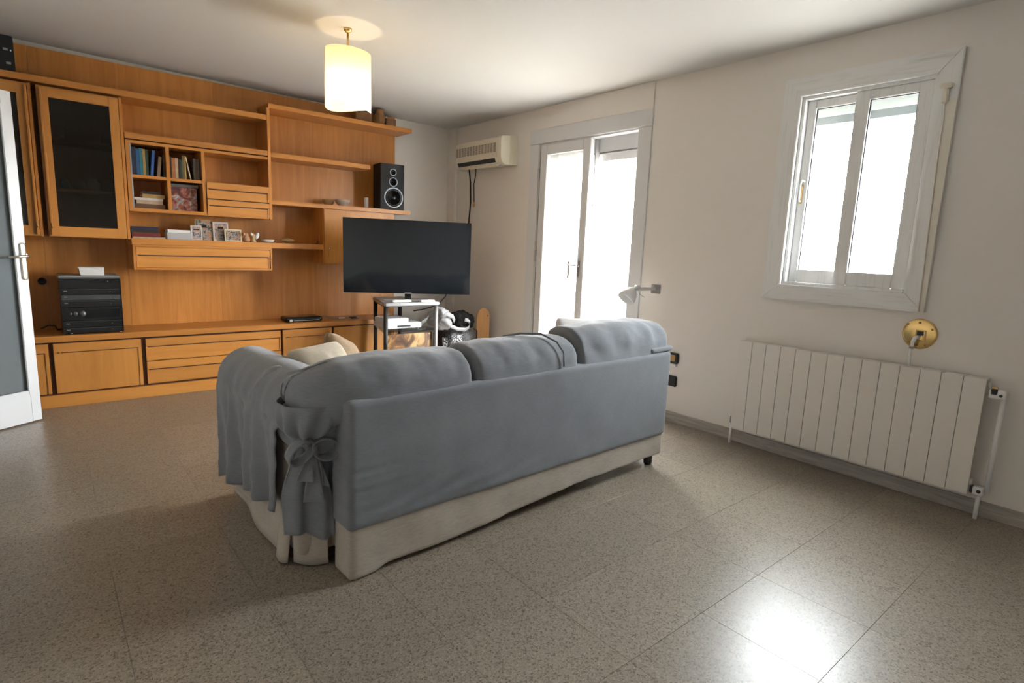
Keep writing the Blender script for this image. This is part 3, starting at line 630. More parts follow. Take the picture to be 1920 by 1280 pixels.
book(.782, YS+.04, 1.2597, .155, .14, .022, 'offwhite_paper', 'thinner white paper block on top of the thick one', 0, G4, True)
def frame(x, y, wd, ht, border, mat, art, label, z=1.2075, tilt=.14):
    t = thing('framed_photo', label, 'picture', (x, y, z), group='pictures on the shelf')
    m = Matrix.Rotation(-tilt, 4, 'X')
    b = MB(); bd = border
    b.box(-wd/2, -wd/2+bd, 0, .012, 0, ht); b.box(wd/2-bd, wd/2, 0, .012, 0, ht); b.box(-wd/2+bd, wd/2-bd, 0, .012, 0, bd); b.box(-wd/2+bd, wd/2-bd, 0, .012, ht-bd, ht)
    b.xf(m).build('border', mat, t, local=True, bevel=.001)
    MB().box(-wd/2+bd, wd/2-bd, .004, .011, bd, ht-bd).xf(m).build('print', art, t, local=True)
    MB().add([(-.02, .012, ht*.75), (.02, .012, ht*.75), (.02, .05, 0.0), (-.02, .05, 0.0)], [(0, 1, 2, 3)]).build('easel_back', 'bk_dark', t, local=True, solid=.002)
frame(.982, YS+.04, .080, .118, .009, 'bk_white', 'print_photo', 'small white-framed photo standing before the gold frame')
frame(1.050, YS+.10, .130, .168, .006, 'gold_ceramic', 'print_lake', 'largest picture, dark with a thin gold frame')
frame(1.172, YS+.09, .118, .155, .012, 'bk_white', 'print_photo', 'tall white-bordered picture behind the cream polaroid-shaped one')
frame(1.255, YS+.05, .130, .100, .010, 'bk_cream', 'print_lake', 'low wide cream-bordered picture next to the figurines')
fg = thing('figurine', 'brown sitting animal figurine beside the cream-bordered picture', 'figurine', (1.358, YS+.06, 1.2075), group='figurines on the picture shelf')
MB().lathe([(.018, 0), (.030, .012), (.026, .035), (.014, .052), (.018, .062), (.006, .074)], (1.358, YS+.06, 1.2075), seg=14).build('body', 'figurine', fg, smooth=True)
MB().lathe([(.01, 0), (.015, .012), (.008, .026)], (1.342, YS+.05, 1.262), (-.5, -.4, .5), 10).build('head', 'figurine', fg, smooth=True)
fg = thing('figurine', 'pale winged figurine between the brown animal and the white dish', 'figurine', (1.412, YS+.06, 1.2075), group='figurines on the picture shelf')
MB().lathe([(.022, 0), (.026, .008), (.012, .03), (.014, .055), (.007, .070)], (1.412, YS+.06, 1.2075), seg=14).build('body', 'gold_ceramic', fg, smooth=True)
MB().lathe([(.010, 0), (.017, .02), (.015, .045), (.004, .058)], (1.430, YS+.06, 1.235), (.45, 0, .9), 10).build('wing', 'ceramic_white', fg, smooth=True)
MB().lathe([(.006, 0), (.011, .012), (.005, .026)], (1.400, YS+.05, 1.262), (-.3, -.2, .9), 10).build('head', 'ceramic_white', fg, smooth=True)
tag(MB().lathe([(.030, 0), (.050, .010), (.056, .024), (.050, .026), (.020, .012)], (1.535, YS+.08, 1.2072), seg=22, wob=lambda t, h: 1+.06*math.cos(4*t)).build('dish', 'ceramic_white', smooth=True), 'small white glazed dish on the picture shelf', 'dish')
cb = thing('covered_bowl', 'gold-brown lidded bowl on the picture shelf by the cabinet side', 'bowl', (1.705, YS+.09, 1.2072))
MB().lathe([(.022, 0), (.026, .008), (.062, .022), (.064, .028)], (1.705, YS+.09, 1.2072), seg=24).build('base', 'gold_ceramic', cb, smooth=True)
lid = MB().lathe([(.064, .028), (.050, .036), (.020, .044), (.004, .047)], (1.705, YS+.09, 1.2072), seg=24).build('lid', 'gold_ceramic', cb, smooth=True)
MB().lathe([(.004, .046), (.007, .052), (.003, .060)], (1.705, YS+.09, 1.2072), seg=12).build('lid_knob', 'brass_old', lid, smooth=True)
tag(MB().box(1.945, 1.970, YS+.05, YS+.075, 1.2072, 1.215).box(1.962, 1.970, YS+.05, YS+.075, 1.215, 1.245).build('clear_holder', 'shelf_glass', bevel=.002), 'tiny clear acrylic holder at the end of the picture shelf', 'holder')
# bowl pair, small glass and loudspeaker on the right shelf
for x, y, r, nm, mt in ((2.215, 5.20, .070, 'brown ceramic bowl in front of a similar one on the speaker shelf', 'ceramic'), (2.120, 5.30, .060, 'darker brown bowl tucked behind the other on the speaker shelf', 'gold_ceramic')):
    tag(MB().lathe([(r*.45, 0), (r*.55, .006), (r*.85, .030), (r, .056), (r*.95, .057), (r*.8, .032), (r*.4, .010)], (x, y, 1.5662), seg=28).build('bowl', mt, smooth=True), nm, 'bowl', 'bowls on the speaker shelf')
tag(MB().lathe([(.018, 0), (.020, .002), (.020, .098), (.018, .098), (.018, .006)], (2.452, 5.20, 1.5662), seg=18).build('glass_tube', 'frosted_clear', smooth=True), 'slim clear glass standing beside the loudspeaker', 'glass')
def speaker(loc, rz, wd, dp, ht, label, cones):
    t = thing('loudspeaker', label, 'loudspeaker', loc, rz)
    box(-wd/2, wd/2, .008, dp, 0, ht).build('cabinet', 'black_matte', t, bevel=.004, local=True)
    box(-wd/2+.002, wd/2-.002, 0, .010, .002, ht-.002).build('baffle', 'black_matte', t, bevel=.003, local=True)
    for cx, cz, r, rw in cones:
        rg = MB().lathe([(r, 0), (r, .004), (r-rw*.5, .006), (r-rw, .004), (r-rw, 0)], (cx, 0, cz), (0, -1, 0), 36).build('cone_ring', 'silver_ring', t, smooth=True, local=True)
        MB().lathe([(r-rw, .004), (r*.72, .0045), (r*.66, .001), (r*.3, .003), (r*.12, .002)], (cx, 0, cz), (0, -1, 0), 36).build('cone', 'black_plastic', rg, smooth=True, local=True)
        MB().lathe([(r*.26, .003), (r*.22, .009), (r*.12, .013), (.001, .014)], (cx, 0, cz), (0, -1, 0), 20).build('dust_cap', 'black_gloss', rg, smooth=True, local=True)
    MB().lathe([(.014, 0), (.014, .002), (.010, .002), (.010, .0005)], (-wd*.32, 0, ht*.64), (0, -1, 0), 16).build('bass_port', 'dark_rubber', t, smooth=True, local=True)
    return t
speaker((2.690, 5.125, 1.5665), -.10, .245, .20, .432, 'black three-cone loudspeaker standing at the end of the bowl shelf', [(.010, .115, .098, .013), (.006, .262, .044, .007), (.004, .353, .033, .006)])
sp = thing('loudspeaker', 'black speaker box on the top shelf above the glass cabinets', 'loudspeaker', (-.145, 5.15, 2.2515))
box(-.255, -.033, 5.128, 5.36, 2.2515, 2.468).build('cabinet', 'black_matte', sp, bevel=.003)
for a, zz in ((-.085, 2.375), (-.075, 2.292)): box(a, a+.024, 5.125, 5.130, zz, zz+.014).build('badge', 'grey_plastic', sp)
box(-.050, -.044, 5.125, 5.130, 2.373, 2.383).build('indicator', 'white_plastic', sp)
# top of the highest shelf
vz = 2.3475
tag(MB().lathe([(.030, 0), (.044, .004), (.052, .05), (.050, .09), (.040, .115), (.036, .135), (.043, .150), (.036, .150), (.03, .12)], (2.610, 5.24, vz), seg=26, wob=lambda t, h: 1+.03*math.cos(9*t)).build('vase', 'vase_wood', smooth=True), 'carved brown wooden vase on the highest shelf', 'vase')
tag(box(2.37, 2.53, 5.24, 5.36, vz, vz+.105).build('wooden_box', 'brown_wood', bevel=.004), 'brown wooden box behind the lampshade on the highest shelf', 'box')
tag(box(2.672, 2.775, 5.22, 5.33, vz, vz+.082).build('wooden_box', 'brown_wood', bevel=.003), 'small brown wooden box at the right of the carved vase', 'box')
tag(box(2.680, 2.745, 5.345, 5.400, vz, vz+.125).build('paper_box', 'offwhite_paper', bevel=.002), 'pale carton behind the small wooden box on the highest shelf', 'box')
# glassware inside the smoked cabinet
G5 = 'jars behind the smoked glass door'
for x, zz, r, h, mt, lb in ((.175, 1.5345, .030, .070, 'bk_teal', 'small teal cup behind the smoked glass'), (.260, 1.5345, .040, .065, 'ceramic', 'squat brown pot behind the smoked glass'), (.335, 1.5345, .046, .085, 'ceramic_white', 'white patterned jar on the lower shelf behind the smoked glass'), (.425, 1.5345, .044, .088, 'ceramic', 'mottled brown jar near the right end of the lower smoked-glass shelf'),
                            (.170, 1.8745, .028, .085, 'ceramic', 'slender mottled vase on the upper smoked-glass shelf'), (.440, 1.8745, .030, .075, 'ceramic_white', 'small white vase on the upper smoked-glass shelf')):
    tag(MB().lathe([(r*.7, 0), (r, h*.25), (r, h*.7), (r*.7, h*.9), (r*.75, h), (r*.6, h)], (x, 5.27, zz), seg=20).build('jar', mt, smooth=True), lb, 'jar', G5)
# stereo tower
hf = thing('stereo_tower', 'black stacked stereo tower standing on the wood worktop', 'stereo', (.268, 5.07, .512))
hx0, hx1 = .090, .445; z = .522; y0 = 5.055
for h, mt, nm in ((.040, 'hifi_black', 'module'), (.050, 'hifi_black', 'module'), (.095, 'hifi_black', 'cassette_deck'), (.052, 'hifi_black', 'module'), (.038, 'hifi_grey', 'module'), (.044, 'hifi_black', 'module'), (.068, 'hifi_black', 'tuner')):
    o = box(hx0+.004, hx1-.004, y0, 5.36, z, z+h-.003).build(nm, mt, hf, bevel=.003)
    if nm == 'cassette_deck':
        box(hx0+.13, hx1-.02, y0-.002, y0+.002, z+.018, z+h-.016).build('deck_window', 'black_gloss', o)
        for kx, kr in ((.030, .010), (.055, .017), (.095, .022)): MB().lathe([(kr, 0), (kr*.9, .008), (.001, .008)], (hx0+.02+kx, y0, z+.05), (0, -1, 0), 18).build('dial', 'hifi_grey', o, smooth=True)
    elif nm == 'tuner':
        box(hx0+.18, hx1-.055, y0-.002, y0+.002, z+.040, z+.058).build('display', 'black_gloss', o); box(hx0+.275, hx0+.280, y0-.003, y0+.001, z+.044, z+.054).build('button', 'steel', o)
    else:
        box(hx0+.02, hx0+.04, y0-.003, y0+.001, z+h*.55, z+h*.55+.005).build('button', 'steel', o)
        box(hx1-.07, hx1-.066, y0-.003, y0+.001, z+h*.4, z+h*.4+.005).build('button', 'grey_plastic', o)
        box(hx0+.01, hx1-.01, y0-.001, y0+.002, z+h-.008, z+h-.004).build('trim_line', 'hifi_grey', o)
    z += h
box(hx0-.002, hx1-.002, y0-.004, 5.36, z, z+.010).build('deck_cover', 'hifi_grey', hf, bevel=.002)
lab(box(hx0-.004, hx1-.004, y0-.006, 5.36, z+.011, z+.021).build('top_plate', 'grey_plastic', hf, bevel=.002), 'grey top plate')
for a in (hx0, hx1-.004): box(a, a+.004, y0-.002, 5.36, .520, z).build('side_panel', 'hifi_black', hf)
for a in (hx0+.045, hx1-.022): MB().lathe([(.009, 0), (.009, .010)], (a, y0+.02, .512), seg=12).build('foot', 'chrome', hf, smooth=True)
HT = z+.021
pbx = thing('white_box', 'small white open box lying on top of the stereo tower', 'box', (.285, 5.15, HT))
MB().prism([(.215, HT+.0005), (.355, HT+.0005), (.355, HT+.052), (.207, HT+.052)], 5.10, 5.22, 'y').build('carton', 'offwhite_paper', pbx, bevel=.002)
box(.204, .357, 5.095, 5.225, HT+.053, HT+.058).build('flap', 'offwhite_paper', pbx)
tag(MB().tube([(-.03, 5.33, .530), (.01, 5.30, .555), (.05, 5.29, .552), (.062, 5.28, .522), (.10, 5.34, .519)], .006).build('power_cable', 'dark_rubber', smooth=True), 'black power cable curling beside the stereo tower', 'cable')
sk = thing('wall_socket', 'dark socket on the wood panelling behind the open white door', 'socket', (-.01, YP, .86))
MB().lathe([(.026, 0), (.026, .010), (.020, .012), (.018, .006)], (.0, YP, .87), (0, -1, 0), 20).build('plate', 'black_plastic', sk, smooth=True)
# set-top box and adapter on the worktop
sb = thing('set_top_box', 'black set-top box lying on the worktop left of the television', 'set-top box', (1.80, 5.16, .5122))
MB().soft(1.640, 1.965, 5.08, 5.27, .5135, .560, .018, (16, 8, 6)).build('case', 'black_gloss', sb, smooth=True)
box(1.70, 1.93, 5.076, 5.082, .528, .532).build('light_strip', 'steel', sb); box(1.665, 1.69, 5.076, 5.082, .522, .542).build('sticker', 'grey_paper', sb)
for a in (1.67, 1.93): MB().lathe([(.008, 0), (.008, .004)], (a, 5.12, .5122), seg=10).build('foot', 'dark_rubber', sb)
ad = thing('power_adapter', 'small flat black adapter with a pale cable on the worktop', 'adapter', (2.28, 5.18, .5122))
MB().soft(2.265, 2.345, 5.14, 5.20, .5122, .530, .008, (8, 6, 4)).build('case', 'black_plastic', ad, smooth=True)
MB().tube([(1.96, 5.22, .535), (2.02, 5.22, .545), (2.10, 5.20, .522), (2.18, 5.19, .519), (2.266, 5.17, .520)], .004).build('cable', 'grey_plastic', ad, smooth=True)
MB().soft(2.16, 2.22, 5.175, 5.20, .5122, .527, .006, (6, 4, 4)).build('plug', 'white_plastic', ad, smooth=True)

# ------------------------------------------------------------------ television on its stand
tl, tr = Vector((2.044, 4.800, 0)), Vector((3.050, 4.300, 0)); tc_ = (tl+tr)/2; trz = math.atan2(tr.y-tl.y, tr.x-tl.x); tw = (tr-tl).length
ZT = .736
tv = thing('television', 'large black flat-screen television on a glass stand', 'television', (tc_.x, tc_.y, ZT), trz)
z0, z1 = .066, .715
box(-tw/2, tw/2, 0, .035, z0, z1).build('casing', 'black_plastic', tv, bevel=.006, local=True)
bz = MB(); bz.box(-tw/2, -tw/2+.010, -.004, 0, z0, z1); bz.box(tw/2-.010, tw/2, -.004, 0, z0, z1); bz.box(-tw/2+.010, tw/2-.010, -.004, 0, z1-.010, z1); bz.box(-tw/2+.010, tw/2-.010, -.004, 0, z0, z0+.018)
bz.build('bezel', 'black_gloss', tv, local=True); box(-tw/2+.010, tw/2-.010, -.002, .001, z0+.018, z1-.010).build('screen', 'tv_screen', tv, local=True)
box(-.30, .30, .035, .075, z0+.05, z0+.35).build('back_housing', 'black_plastic', tv, bevel=.01, local=True)
nk = box(-.028, .028, .004, .045, .012, z0+.03).build('neck', 'black_gloss', tv, bevel=.003, local=True)
box(-.030, .030, -.006, -.003, z0-.002, z0+.009).build('badge', 'steel', tv, local=True)
ft = MB().prism([(-.22, -.035), (.22, -.035), (.20, .125), (-.20, .125)], 0, .012).build('foot_plate', 'stand_silver', tv, bevel=.003, local=True)
sd = thing('tv_stand', 'grey-framed television stand with a glass shelf and rounded top', 'tv stand', (2.50, 4.68, 0))
pts = []
A_, B_, C_, D_ = (2.235, 4.405), (2.800, 4.385), (2.72, 4.98), (2.405, 4.985)
def rc(p, a, b, r=.04):
    p, a, b = Vector(p), Vector(a), Vector(b); u, v = (a-p).normalized()*r, (b-p).normalized()*r
    return [tuple(p+u*(1-s)**2+v*s**2) for s in (0, .25, .5, .75, 1)]
top = rc(A_, D_, B_)+rc(B_, A_, C_)+rc(C_, B_, D_)+rc(D_, C_, A_)
MB().prism(top, ZT-.026, ZT-.001).build('top', 'stand_silver', sd, bevel=.006)
MB().prism([(a*.97+.03*2.5, b*.97+.03*4.68) for a, b in top], ZT-.036, ZT-.026).build('top_trim', 'black_plastic', sd)
for (x, y), mt in (((2.268, 4.435), 'black_plastic'), ((2.765, 4.42), 'stand_silver'), ((2.68, 4.94), 'black_plastic'), ((2.425, 4.95), 'black_plastic')):
    MB().tube([(x, y, 0), (x, y, ZT-.036)], .019, 12).build('post', mt, sd, smooth=True)
for zz in (.475, .05): MB().prism([(2.245, 4.43), (2.79, 4.41), (2.70, 4.96), (2.41, 4.965)], zz, zz+.010).build('glass_shelf', 'shelf_glass' if zz > .1 else 'black_plastic', sd)
pr = thing('media_player', 'white media player on the glass shelf of the television stand', 'media player', (2.46, 4.62, .4855))
box(2.292, 2.645, 4.47, 4.72, .5, .548).build('case', 'player_white', pr, bevel=.006); box(2.292, 2.52, 4.48, 4.70, .549, .590).build('upper_case', 'player_white', pr, bevel=.006)
box(2.40, 2.53, 4.467, 4.472, .512, .527).build('slot', 'black_plastic', pr)
for a, b in ((2.31, 4.50), (2.62, 4.50), (2.31, 4.69), (2.62, 4.69)): MB().lathe([(.012, 0), (.012, .016)], (a, b, .4855), seg=10).build('foot', 'grey_plastic', pr)
tag(MB().grid(lambda u, v: (2.655+.085*u, 4.50+.1*v, .487+.10*u*(1-.6*v)+.012*math.sin(7*u+5*v)), 10, 10).build('plastic_sleeve', 'frosted_clear', smooth=True, solid=.002), 'crumpled clear plastic sleeve beside the white media player', 'plastic sleeve')
fp = thing('printed_bag', 'golden-brown printed picture leaning inside the bottom of the television stand', 'picture', (2.52, 4.45, .061))
box(2.292, 2.742, 4.447, 4.470, .061, .452).build('board', 'print_food', fp, bevel=.002)
tag(MB().tube([(2.97, 4.55, .83), (2.965, 4.58, .76), (2.93, 4.62, .70), (2.86, 4.66, .655), (2.78, 4.70, .63), (2.72, 4.75, .615)], .006).build('power_cable', 'dark_rubber', smooth=True), 'black cable looping from the television down to the stand', 'cable')
for k, (a, b) in enumerate((((-.20, -.02), 'pale remote control lying at the left of the television foot'), ((.06, .20), 'white remote control lying at the right of the television foot'))):
    m = Matrix.Translation((tc_.x, tc_.y, 0)) @ Matrix.Rotation(trz*(.1 if k == 0 else .2), 4, 'Z')
    MBo = MB().soft(a[0], a[1], -.115 if k == 0 else -.150, -.075 if k == 0 else -.118, ZT-.001, ZT+.020, .008, (14, 6, 4)).xf(m)
    tag(MBo.build('remote_control', 'white_plastic' if k else 'offwhite_paper', smooth=True), b, 'remote control')
# bags and plank in the corner
bag = thing('shopping_bag', 'black and white patterned shopping bag beside the television stand', 'bag', (3.13, 4.70, 0))
MB().soft(2.98, 3.34, 4.55, 4.86, 0, .43, .07, (16, 14, 18), lambda p, n: p+Vector((.012, .01, 0))*fbm(p.x, p.y, p.z, 9)).build('body', 'tapestry_dark', bag, smooth=True)
MB().grid(lambda u, v: (2.955+.20*u, 4.60-.055*u-.02*math.sin(3*u), .10+.26*v+.03*u), 10, 10).build('front_print', 'tapestry', bag, smooth=True, solid=.008)
MB().grid(lambda u, v: (3.10+.17*u, 4.545-.01*math.sin(3*u), .05+.24*v*(1-.35*u)), 10, 10).build('side_print', 'tapestry', bag, smooth=True, solid=.008)
MB().tube([(3.31, 4.58, .43), (3.345, 4.57, .41), (3.345, 4.57, .33), (3.32, 4.56, .28)], .006).build('bag_handle', 'dark_rubber', bag, smooth=True)
tag(MB().soft(3.10, 3.33, 4.56, 4.80, .452, .588, .06, (18, 16, 10), lambda p, n: p+n*.035*fbm(p.x, p.y, p.z, 14)).build('folded_cloth', 'black_cloth', smooth=True), 'crumpled black cloth on top of the patterned shopping bag', 'cloth')
wb = thing('plastic_bag', 'crumpled white carrier bag stuffed between stand and black cloth', 'bag', (2.98, 4.60, .46))
MB().soft(2.88, 3.07, 4.56, 4.78, .445, .63, .07, (18, 16, 16), lambda p, n: p+n*.05*fbm(p.x+3, p.y, p.z, 11)).build('body', 'white_bag', wb, smooth=True)
def ribbon(path, width, d): # flat strap along a path
    P = [Vector(p) for p in path]; d = Vector(d).normalized()*width/2
    return MB().add([p-d for p in P]+[p+d for p in P], [(i, i+1, len(P)+i+1, len(P)+i) for i in range(len(P)-1)])
ribbon([(2.93, 4.53, .53), (3.00, 4.51, .48), (3.07, 4.50, .45), (3.15, 4.50, .44), (3.20, 4.505, .46), (3.215, 4.51, .50), (3.19, 4.515, .53), (3.16, 4.52, .535)], .035, (.2, 0, 1)).build('bag_handle', 'white_bag', wb, smooth=True, solid=.004)
ribbon([(2.90, 4.55, .56), (2.96, 4.53, .60), (3.03, 4.54, .57), (3.06, 4.55, .52)], .04, (.3, 0, 1)).build('bag_handle', 'white_bag', wb, smooth=True, solid=.004)
pk = MB(); pp = [(-.062, 0)]+[(.062, 0), (.066, .50)]+[(.066*math.cos(t), .55+.085*math.sin(t)) for t in [math.pi*k/14 for k in range(15)]]+[(-.066, .50)]
pk.prism(pp, -.014, .014, 'y').xf(Matrix.Translation((3.42, 4.57, 0)) @ Matrix.Rotation(math.radians(-38), 4, 'Z'))
pl = thing('wooden_plank', 'round-topped pine board standing upright against the corner beside the bag', 'board', (3.42, 4.57, 0))
pk.build('board', 'pine', pl, bevel=.006)
MB().lathe([(.007, 0), (.007, .004)], (0, 0, 0), (0, -1, 0), 10).xf(Matrix.Translation((3.42, 4.57, 0)) @ Matrix.Rotation(math.radians(-38), 4, 'Z') @ Matrix.Translation((.045, -.012, .56))).build('knot_hole', 'bk_brown', pl)

# ------------------------------------------------------------------ air conditioner and cords
ac = thing('air_conditioner', 'cream split air conditioner on the wall beside the patio door', 'air conditioner', (XR, 4.73, 2.03))
a0, a1 = 4.350, 5.118; xf = 3.405
MB().prism([(XR, 2.300), (xf+.010, 2.272), (xf, 2.262), (xf, 2.085), (xf+.015, 2.045), (xf+.05, 2.025), (XR, 2.035)], a0+.055, a1, 'y').build('casing', 'ac_cream', ac, bevel=.003)
MB().prism([(XR, 2.302), (xf+.006, 2.276), (xf-.004, 2.264), (xf-.004, 2.083), (xf+.012, 2.042), (xf+.05, 2.020), (XR, 2.030)], a0, a0+.053, 'y').build('end_cap', 'ac_cream', ac, bevel=.003)
MB().prism([(XR, 2.302), (xf+.100, 2.289), (xf+.100, 2.024), (XR, 2.030)], a0-.003, a0, 'y').build('side_cover', 'ac_cream', ac)
gl = MB().box(xf-.001, xf+.002, a0+.080, a1-.012, 2.138, 2.224).build('grille', 'ac_grille', ac)
for k in range(15):
    yy = a0+.080+(a1-.012-a0-.080)*k/14
    box(xf-.003, xf-.001, yy-.005, yy+.005, 2.138, 2.224).build('grille_bar', 'ac_cream', gl)
for k in range(9):
    zz = 2.138+.086*k/8; box(xf-.0025, xf-.0012, a0+.080, a1-.012, zz-.0012, zz+.0012).build('grille_wire', 'ac_cream', gl)
MB().prism([(xf-.003, 2.080), (xf+.013, 2.044), (xf+.026, 2.052), (xf+.01, 2.088)], a0+.10, a1-.045, 'y').build('outlet_slot', 'black_plastic', ac)
MB().prism([(xf+.006, 2.060), (xf+.055, 2.016), (xf+.060, 2.024), (xf+.012, 2.066)], a0+.105, a1-.050, 'y').build('flap', 'ac_cream', ac, bevel=.002)
MB().box(xf+.062, xf+.070, a0+.07, a1-.10, 2.0215, 2.026).build('outlet_slot', 'black_plastic', ac)
tag(MB().tube([(3.50, 5.00, 2.026), (3.52, 5.00, 1.9), (3.55, 5.03, 1.7), (3.56, 5.08, 1.4), (3.55, 5.08, 1.05)], .008).build('power_cable', 'dark_rubber', smooth=True), 'black cable running down from the air conditioner behind the television', 'cable')
pc = thing('pull_cord', 'thin cord with a small wooden toggle hanging below the air conditioner', 'pull cord', (3.52, 4.90, 1.62))
MB().tube([(3.50, 4.88, 2.026), (3.505, 4.89, 1.96), (3.515, 4.93, 1.88), (3.52, 4.93, 1.78), (3.52, 4.925, 1.69)], .005).build('cord', 'dark_rubber', pc, smooth=True)
MB().lathe([(.003, .055), (.012, .04), (.014, .022), (.009, .004), (.002, 0)], (3.52, 4.925, 1.645), seg=14).build('toggle', 'pine', pc, smooth=True)

# ------------------------------------------------------------------ wall lamp by the patio door
rl = thing('wall_lamp', 'white wall lamp with a bell shade on a short bracket beside the patio door', 'wall lamp', (XR, 2.63, .98))
box(XR-.010, XR, 2.590, 2.672, .947, 1.016).build('wall_plate', 'stand_silver', rl, bevel=.003)
MB().prism([(XR-.01, .972), (XR-.19, .972), (XR-.22, .985), (XR-.22, 1.005), (XR-.19, .998), (XR-.01, .995)], 2.622, 2.634, 'y').build('arm', 'white_plastic', rl, bevel=.002)
MB().lathe([(.020, -.012), (.020, .012)], (XR-.22, 2.64, .992), (0, 1, 0), 16).build('joint', 'steel', rl, smooth=True)
sdv = Vector((-.55, .12, -.62)).normalized()
MB().lathe([(.018, 0), (.030, .010), (.046, .030), (.062, .070), (.068, .105), (.065, .105), (.058, .068), (.040, .030), (.010, .020)], (XR-.235, 2.655, .985), sdv, 32).build('shade', 'white_plastic', rl, smooth=True)
MB().lathe([(.010, .02), (.018, .04), (.020, .06), (.012, .075), (.001, .08)], (XR-.235, 2.655, .985), sdv, 16).build('bulb', 'offwhite_paper', rl, smooth=True)
MB().tube([(XR-.21, 2.63, .985), (XR-.2, 2.63, .95), (XR-.17, 2.62, .93), (XR-.15, 2.62, .925)], .0015).build('switch_cord', 'grey_plastic', rl, smooth=True)
# sockets low on the window wall
for zz, lb, mt in ((.486, 'brass-faced dark socket on the window wall behind the sofa end', 'brass_old'), (.312, 'plain black socket below the brass-faced one behind the sofa end', 'black_plastic')):
    t = thing('wall_socket', lb, 'socket', (XR, 2.405, zz-.045))
    box(XR-.022, XR, 2.375, 2.455, zz-.040, zz+.040).build('plate', 'black_plastic', t, bevel=.006)
    if mt == 'brass_old': box(XR-.026, XR-.021, 2.395, 2.44, zz-.022, zz+.025).build('insert', 'brass_old', t, bevel=.002); box(XR-.022, XR-.005, 2.385, 2.445, zz-.062, zz-.042).build('rim', 'white_plastic', t, bevel=.003)

# ------------------------------------------------------------------ radiator
RY0, RY1, RZ0, RZ1, RX = .590, 1.871, .118, .709, 3.500
ra = thing('radiator', 'long cream panel radiator of fourteen sections below the small window', 'radiator', (3.54, 1.23, 0))
n = 14; pw = (RY1-RY0)/n
for k in range(n):
    box(RX, RX+.014, RY0+k*pw+.0012, RY0+(k+1)*pw-.0012, RZ0, RZ1).build('panel', 'radiator_white', ra, bevel=.0015)
    box(RX+.014, RX+.075, RY0+k*pw+.034, RY0+(k+1)*pw-.034, RZ0+.02, RZ1-.02).build('core', 'radiator_white', ra)
    box(RX+.016, RX+.078, RY0+k*pw+.003, RY0+(k+1)*pw-.003, RZ1-.012, RZ1-.002).build('top_cap', 'radiator_white', ra, bevel=.0015)
for zz in (RZ0+.055, RZ1-.055): MB().tube([(RX+.045, RY0-.006, zz), (RX+.045, RY1+.008, zz)], .020, 14).build('manifold', 'radiator_white', ra, smooth=True)
for yy in (RY0+.2, RY1-.2): box(RX+.07, XR-.001, yy-.015, yy+.015, RZ1-.09, RZ1-.05).build('bracket', 'steel', ra)
box(RX+.035, RX+.060, RY0-.012, RY0-.002, .62, .69).build('end_plug', 'radiator_white', ra, bevel=.002)
v1 = MB().soft(RX+.005, RX+.045, RY0-.078, RY0-.012, .620, .666, .008, (8, 8, 8)).build('upper_valve', 'white_plastic', ra, smooth=True)
box(RX+.002, RX+.020, RY0-.045, RY0-.02, .640, .670).build('valve_cap', 'black_plastic', v1, bevel=.003); box(RX+.000, RX+.018, RY0-.045, RY0-.022, .6705, .679).build('valve_brass', 'brass', v1, bevel=.002)
MB().lathe([(.007, 0), (.007, .005), (.003, .006)], (RX+.005, RY0-.060, .640), (-1, 0, 0), 12).build('valve_screw', 'black_plastic', v1)
v2 = MB().soft(RX+.005, RX+.045, RY0-.060, RY0-.016, .125, .168, .008, (8, 8, 8)).build('lower_valve', 'white_plastic', ra, smooth=True)
box(RX+.010, RX+.040, RY0-.018, RY0-.004, .130, .166).build('valve_cap', 'black_plastic', v2, bevel=.003)
MB().lathe([(.009, 0), (.009, .004), (.003, .004)], (RX+.005, RY0-.042, .148), (-1, 0, 0), 12).build('valve_hole', 'black_plastic', v2)
MB().tube([(RX+.030, RY0-.068, .622), (RX+.030, RY0-.068, .15)], .011, 12).build('pipe', 'white_plastic', ra, smooth=True)
MB().tube([(RX+.025, RY0-.042, .126), (RX+.025, RY0-.042, 0)], .0095, 12).build('pipe', 'white_plastic', ra, smooth=True)
box(RX+.025, RX+.055, RY1+.004, RY1+.022, .140, .185).build('end_plug', 'grey_plastic', ra, bevel=.002); box(RX+.03, RX+.05, RY1+.003, RY1+.010, .65, .69).build('end_plug', 'grey_plastic', ra, bevel=.002)
MB().tube([(RX+.030, RY1+.010, .140), (RX+.030, RY1+.010, 0)], .0095, 12).build('pipe', 'white_plastic', ra, smooth=True)

# ------------------------------------------------------------------ brass plate of a removed fitting
bp = thing('brass_wall_plate', 'round polished brass plate with a hanging white cord, between window and radiator', 'wall plate', (XR, .917, .80))
MB().lathe([(.001, 0), (.079, 0), (.081, .003), (.079, .007), (.070, .010), (.030, .012), (.001, .012)], (XR, .917, .881), (-1, 0, 0), 40).build('plate', 'brass', bp, smooth=True)
fr = MB(); cy, cz = .912, .880; xo = XR-.019
fr.box(xo, XR-.010, cy-.026, cy-.020, cz-.035, cz+.022); fr.box(xo, XR-.010, cy+.014, cy+.020, cz-.035, cz+.022); fr.box(xo, XR-.010, cy-.020, cy+.014, cz+.017, cz+.022); fr.box(xo, XR-.010, cy-.020, cy+.014, cz-.035, cz-.030)
fr.build('socket_frame', 'brass_old', bp, bevel=.001)
box(xo+.003, XR-.010, cy-.015, cy+.014, cz-.006, cz+.016).build('socket_hole', 'black_plastic', bp)
box(xo-.004, XR-.010, cy-.016, cy+.014, cz-.028, cz-.008).build('socket_tongue', 'brass', bp, bevel=.002)
for dy, dz in ((.058, .048), (-.055, .030), (.045, -.048), (.004, .060), (-.035, -.055)):
    MB().lathe([(.006, 0), (.006, .003), (.002, .005)], (XR-.010, .917+dy, .881+dz), (-1, 0, 0), 10).build('screw', 'brass_old', bp, smooth=True)
cd = bp
